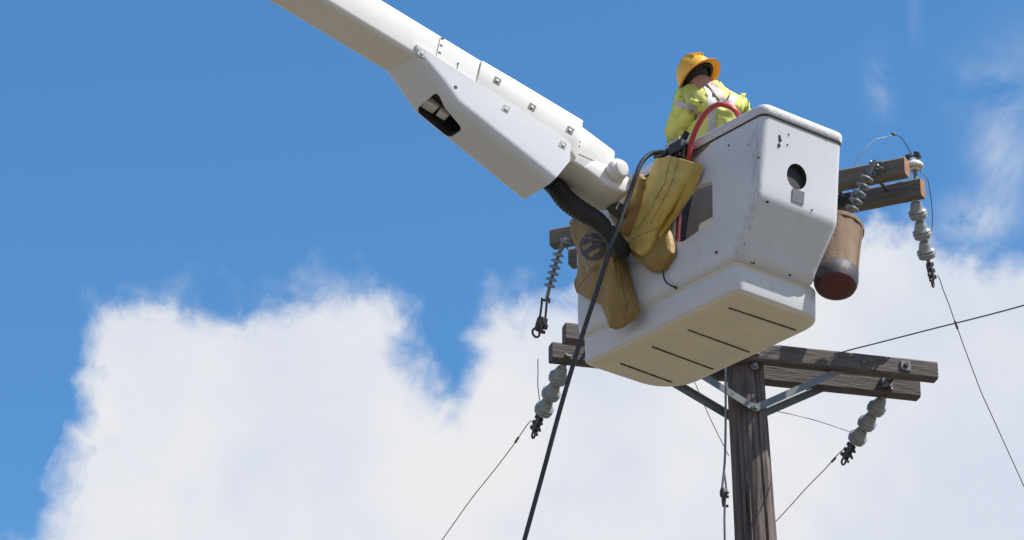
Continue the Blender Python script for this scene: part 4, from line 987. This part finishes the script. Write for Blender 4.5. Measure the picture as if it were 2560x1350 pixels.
# loose shirt
elm = J['shL'].lerp(J['elL'], .5)
sn = {'hip': (J['hip'].lerp(J['belly'], .5), .165), 'belly': (J['belly'], (.165, .15)), 'chest': (J['chest'], (.185, .15)), 'yoke': (J['yoke'], (.150, .115)), 'col': (nk.lerp(J['yoke'], .25), .070),
      'shL': (J['shL'], .084), 'mdL': (elm, .080), 'elL': (J['elL'], .068), 'fmL': (J['elL'].lerp(J['wrL'], .6), .056), 'wrL': (J['elL'].lerp(J['wrL'], .95), .042),
      'shR': (J['shR'], .084), 'elR': (J['elR'], .066), 'wrR': (J['elR'].lerp(J['wrR'], .95), .042)}
se = [('hip', 'belly'), ('belly', 'chest'), ('chest', 'yoke'), ('yoke', 'col'), ('yoke', 'shL'), ('shL', 'mdL'), ('mdL', 'elL'), ('elL', 'fmL'), ('fmL', 'wrL'), ('yoke', 'shR'), ('shR', 'elR'), ('elR', 'wrR')]
shirt = skinned('shirt', sn, se, m_vis, person, 3)
for v in shirt.data.vertices:
    q = Vector((v.co.x * 15, v.co.y * 15, v.co.z * 6)); nrm = v.normal
    v.co += nrm * (.020 * noise.noise(q) + .014 * noise.noise(q * 2.1 + Vector((3, 1, 7))) - .016 * max(0, 1 - 3.2 * abs(noise.noise(Vector((v.co.x * 11 + v.co.z * 7, v.co.y * 11, v.co.z * 5 - v.co.x * 6))))) + .002)
shirt.data.update()
skinned('trousers', {'w': (hip + bu * .05, .145), 'hip': (hip, .14), 'hpL': (nod['hpL'][0], .10), 'knL': (knL, .08), 'anL': (anL, .065), 'hpR': (nod['hpR'][0], .10), 'knR': (knR, .08), 'anR': (anR, .065)},
        [('w', 'hip'), ('hip', 'hpL'), ('hpL', 'knL'), ('knL', 'anL'), ('hip', 'hpR'), ('hpR', 'knR'), ('knR', 'anR')], m_trou, person, 2)
lathe('hair', [(.0, -.01), (.06, -.02), (.078, -.005), (.083, .02), (.080, .05), (.06, .08), (0, .09)], hd - fwdh * .006 + axh * .015, axh, m_hair, person, 24, angle=80)
# hard hat: shell with ridge, wide brim, inner band
hO = K(1749, 196, -.01) + axh * .012
sxh = axh.cross(fwdh)
def hat_ring(r, z, n=48, ex=1.16): return [hO + axh * z * .90 + fwdh * (math.cos(2 * math.pi * k / n) * r * .90 * ex + .006) + sxh * (math.sin(2 * math.pi * k / n) * r * .90) for k in range(n)]
shell = [hat_ring(.112, .000), hat_ring(.1135, .02), hat_ring(.110, .05), hat_ring(.100, .085), hat_ring(.082, .115), hat_ring(.055, .136), hat_ring(.025, .146), hat_ring(.003, .148),
         hat_ring(.003, .142), hat_ring(.05, .130), hat_ring(.093, .085), hat_ring(.106, .03), hat_ring(.106, .0)]
V, Fc = loft_geo(shell, False, False); n = 48; k = 12 * n; Fc += [(i, k + i, k + (i + 1) % n, (i + 1) % n) for i in range(n)]
hat = mk('hard_hat', V, Fc, m_helm, person, angle=70)
brim = [hat_ring(.107, .006), hat_ring(.132, -.004), hat_ring(.144, -.015), hat_ring(.145, -.019), hat_ring(.141, -.020), hat_ring(.128, -.010), hat_ring(.106, .000)]
V, Fc = loft_geo(brim, False, False); k = 6 * n; Fc += [(i, k + i, k + (i + 1) % n, (i + 1) % n) for i in range(n)]
mk('brim', V, Fc, m_brim, hat, angle=70)
for s in (-1, 0, 1):
    rp = []
    for q in range(13):
        t = math.pi * (q / 12 - .5) * .8; rp.append(hO + axh * (.027 + .1065 * math.cos(t) + .002) + fwdh * (.110 * math.sin(t)) + sxh * .03 * s)
    mk('ridge', *tube_geo(rp, .006, 6, .6), m_helm, hat)
band = [hat_ring(.094, -.004), hat_ring(.097, .03), hat_ring(.088, .03), hat_ring(.086, -.004)]
V, Fc = loft_geo(band, False, False); k = 3 * n; Fc += [(i, k + i, k + (i + 1) % n, (i + 1) % n) for i in range(n)]
mk('headband', V, Fc, m_hair, hat, angle=70)
# harness straps and reflective tape laid on the shirt
bvS = bvh_of(shirt)
def lay(px, py, offv):
    d = ray(px, py).normalized(); h = bvS.ray_cast(CAM, d); return (h[0], h[1]) if h[0] is not None else (None, None)
def strap(name, left, right, mt, parent, off_=.006, th=.003):
    n = 14; Vv = []; L_ = catmull([Vector((x, y, 0)) for x, y in left], n // (len(left) - 1)); R_ = catmull([Vector((x, y, 0)) for x, y in right], n // (len(right) - 1))
    rows = []
    for a, b in zip(L_, R_):
        rw = []
        for t in (0, .33, .67, 1):
            p = a.lerp(b, t); h, nn = lay(p.x, p.y, off_)
            if h is None: rw = None; break
            rw.append(h - ray(p.x, p.y).normalized() * off_)
        if rw: rows.append(rw)
    if len(rows) < 2: return
    V = [p for r in rows for p in r] + [p + FWD * (th + .004) for r in rows for p in r]; k = len(rows) * 4; Fc = []
    for i in range(len(rows) - 1):
        for j in range(3):
            a, b, c, d = i * 4 + j, i * 4 + j + 1, i * 4 + 5 + j, i * 4 + 4 + j; Fc += [(a, b, c, d), (k + d, k + c, k + b, k + a)]
        Fc += [(i * 4, i * 4 + 4, k + i * 4 + 4, k + i * 4), (i * 4 + 3, k + i * 4 + 3, k + i * 4 + 7, i * 4 + 7)]
    return mk(name, V, Fc, mt, parent)
strap('reflective_tape', [(1752, 206), (1766, 232), (1770, 262), (1771, 300), (1770, 330)], [(1768, 206), (1786, 232), (1790, 262), (1790, 300), (1790, 330)], m_refl, person, .005)
strap('sleeve_tape', [(1689, 250), (1705, 254), (1725, 260), (1741, 270)], [(1683, 264), (1700, 269), (1720, 276), (1737, 287)], m_refl, person, .005)
hs = strap('harness_strap', [(1766, 206), (1780, 224), (1794, 244), (1808, 262)], [(1782, 201), (1799, 220), (1812, 240), (1822, 256)], m_strap, person, .010)
strap('harness_strap', [(1828, 217), (1827, 232), (1822, 246), (1814, 262)], [(1845, 222), (1845, 236), (1840, 252), (1832, 268)], m_strap, person, .010)
strap('strap_edge', [(1762, 206), (1776, 226), (1790, 247), (1804, 264)], [(1766, 206), (1780, 224), (1794, 244), (1808, 262)], m_strapd, person, .009)
strap('strap_edge', [(1824, 216), (1823, 231), (1818, 245), (1811, 260)], [(1828, 217), (1827, 232), (1822, 246), (1814, 262)], m_strapd, person, .009)
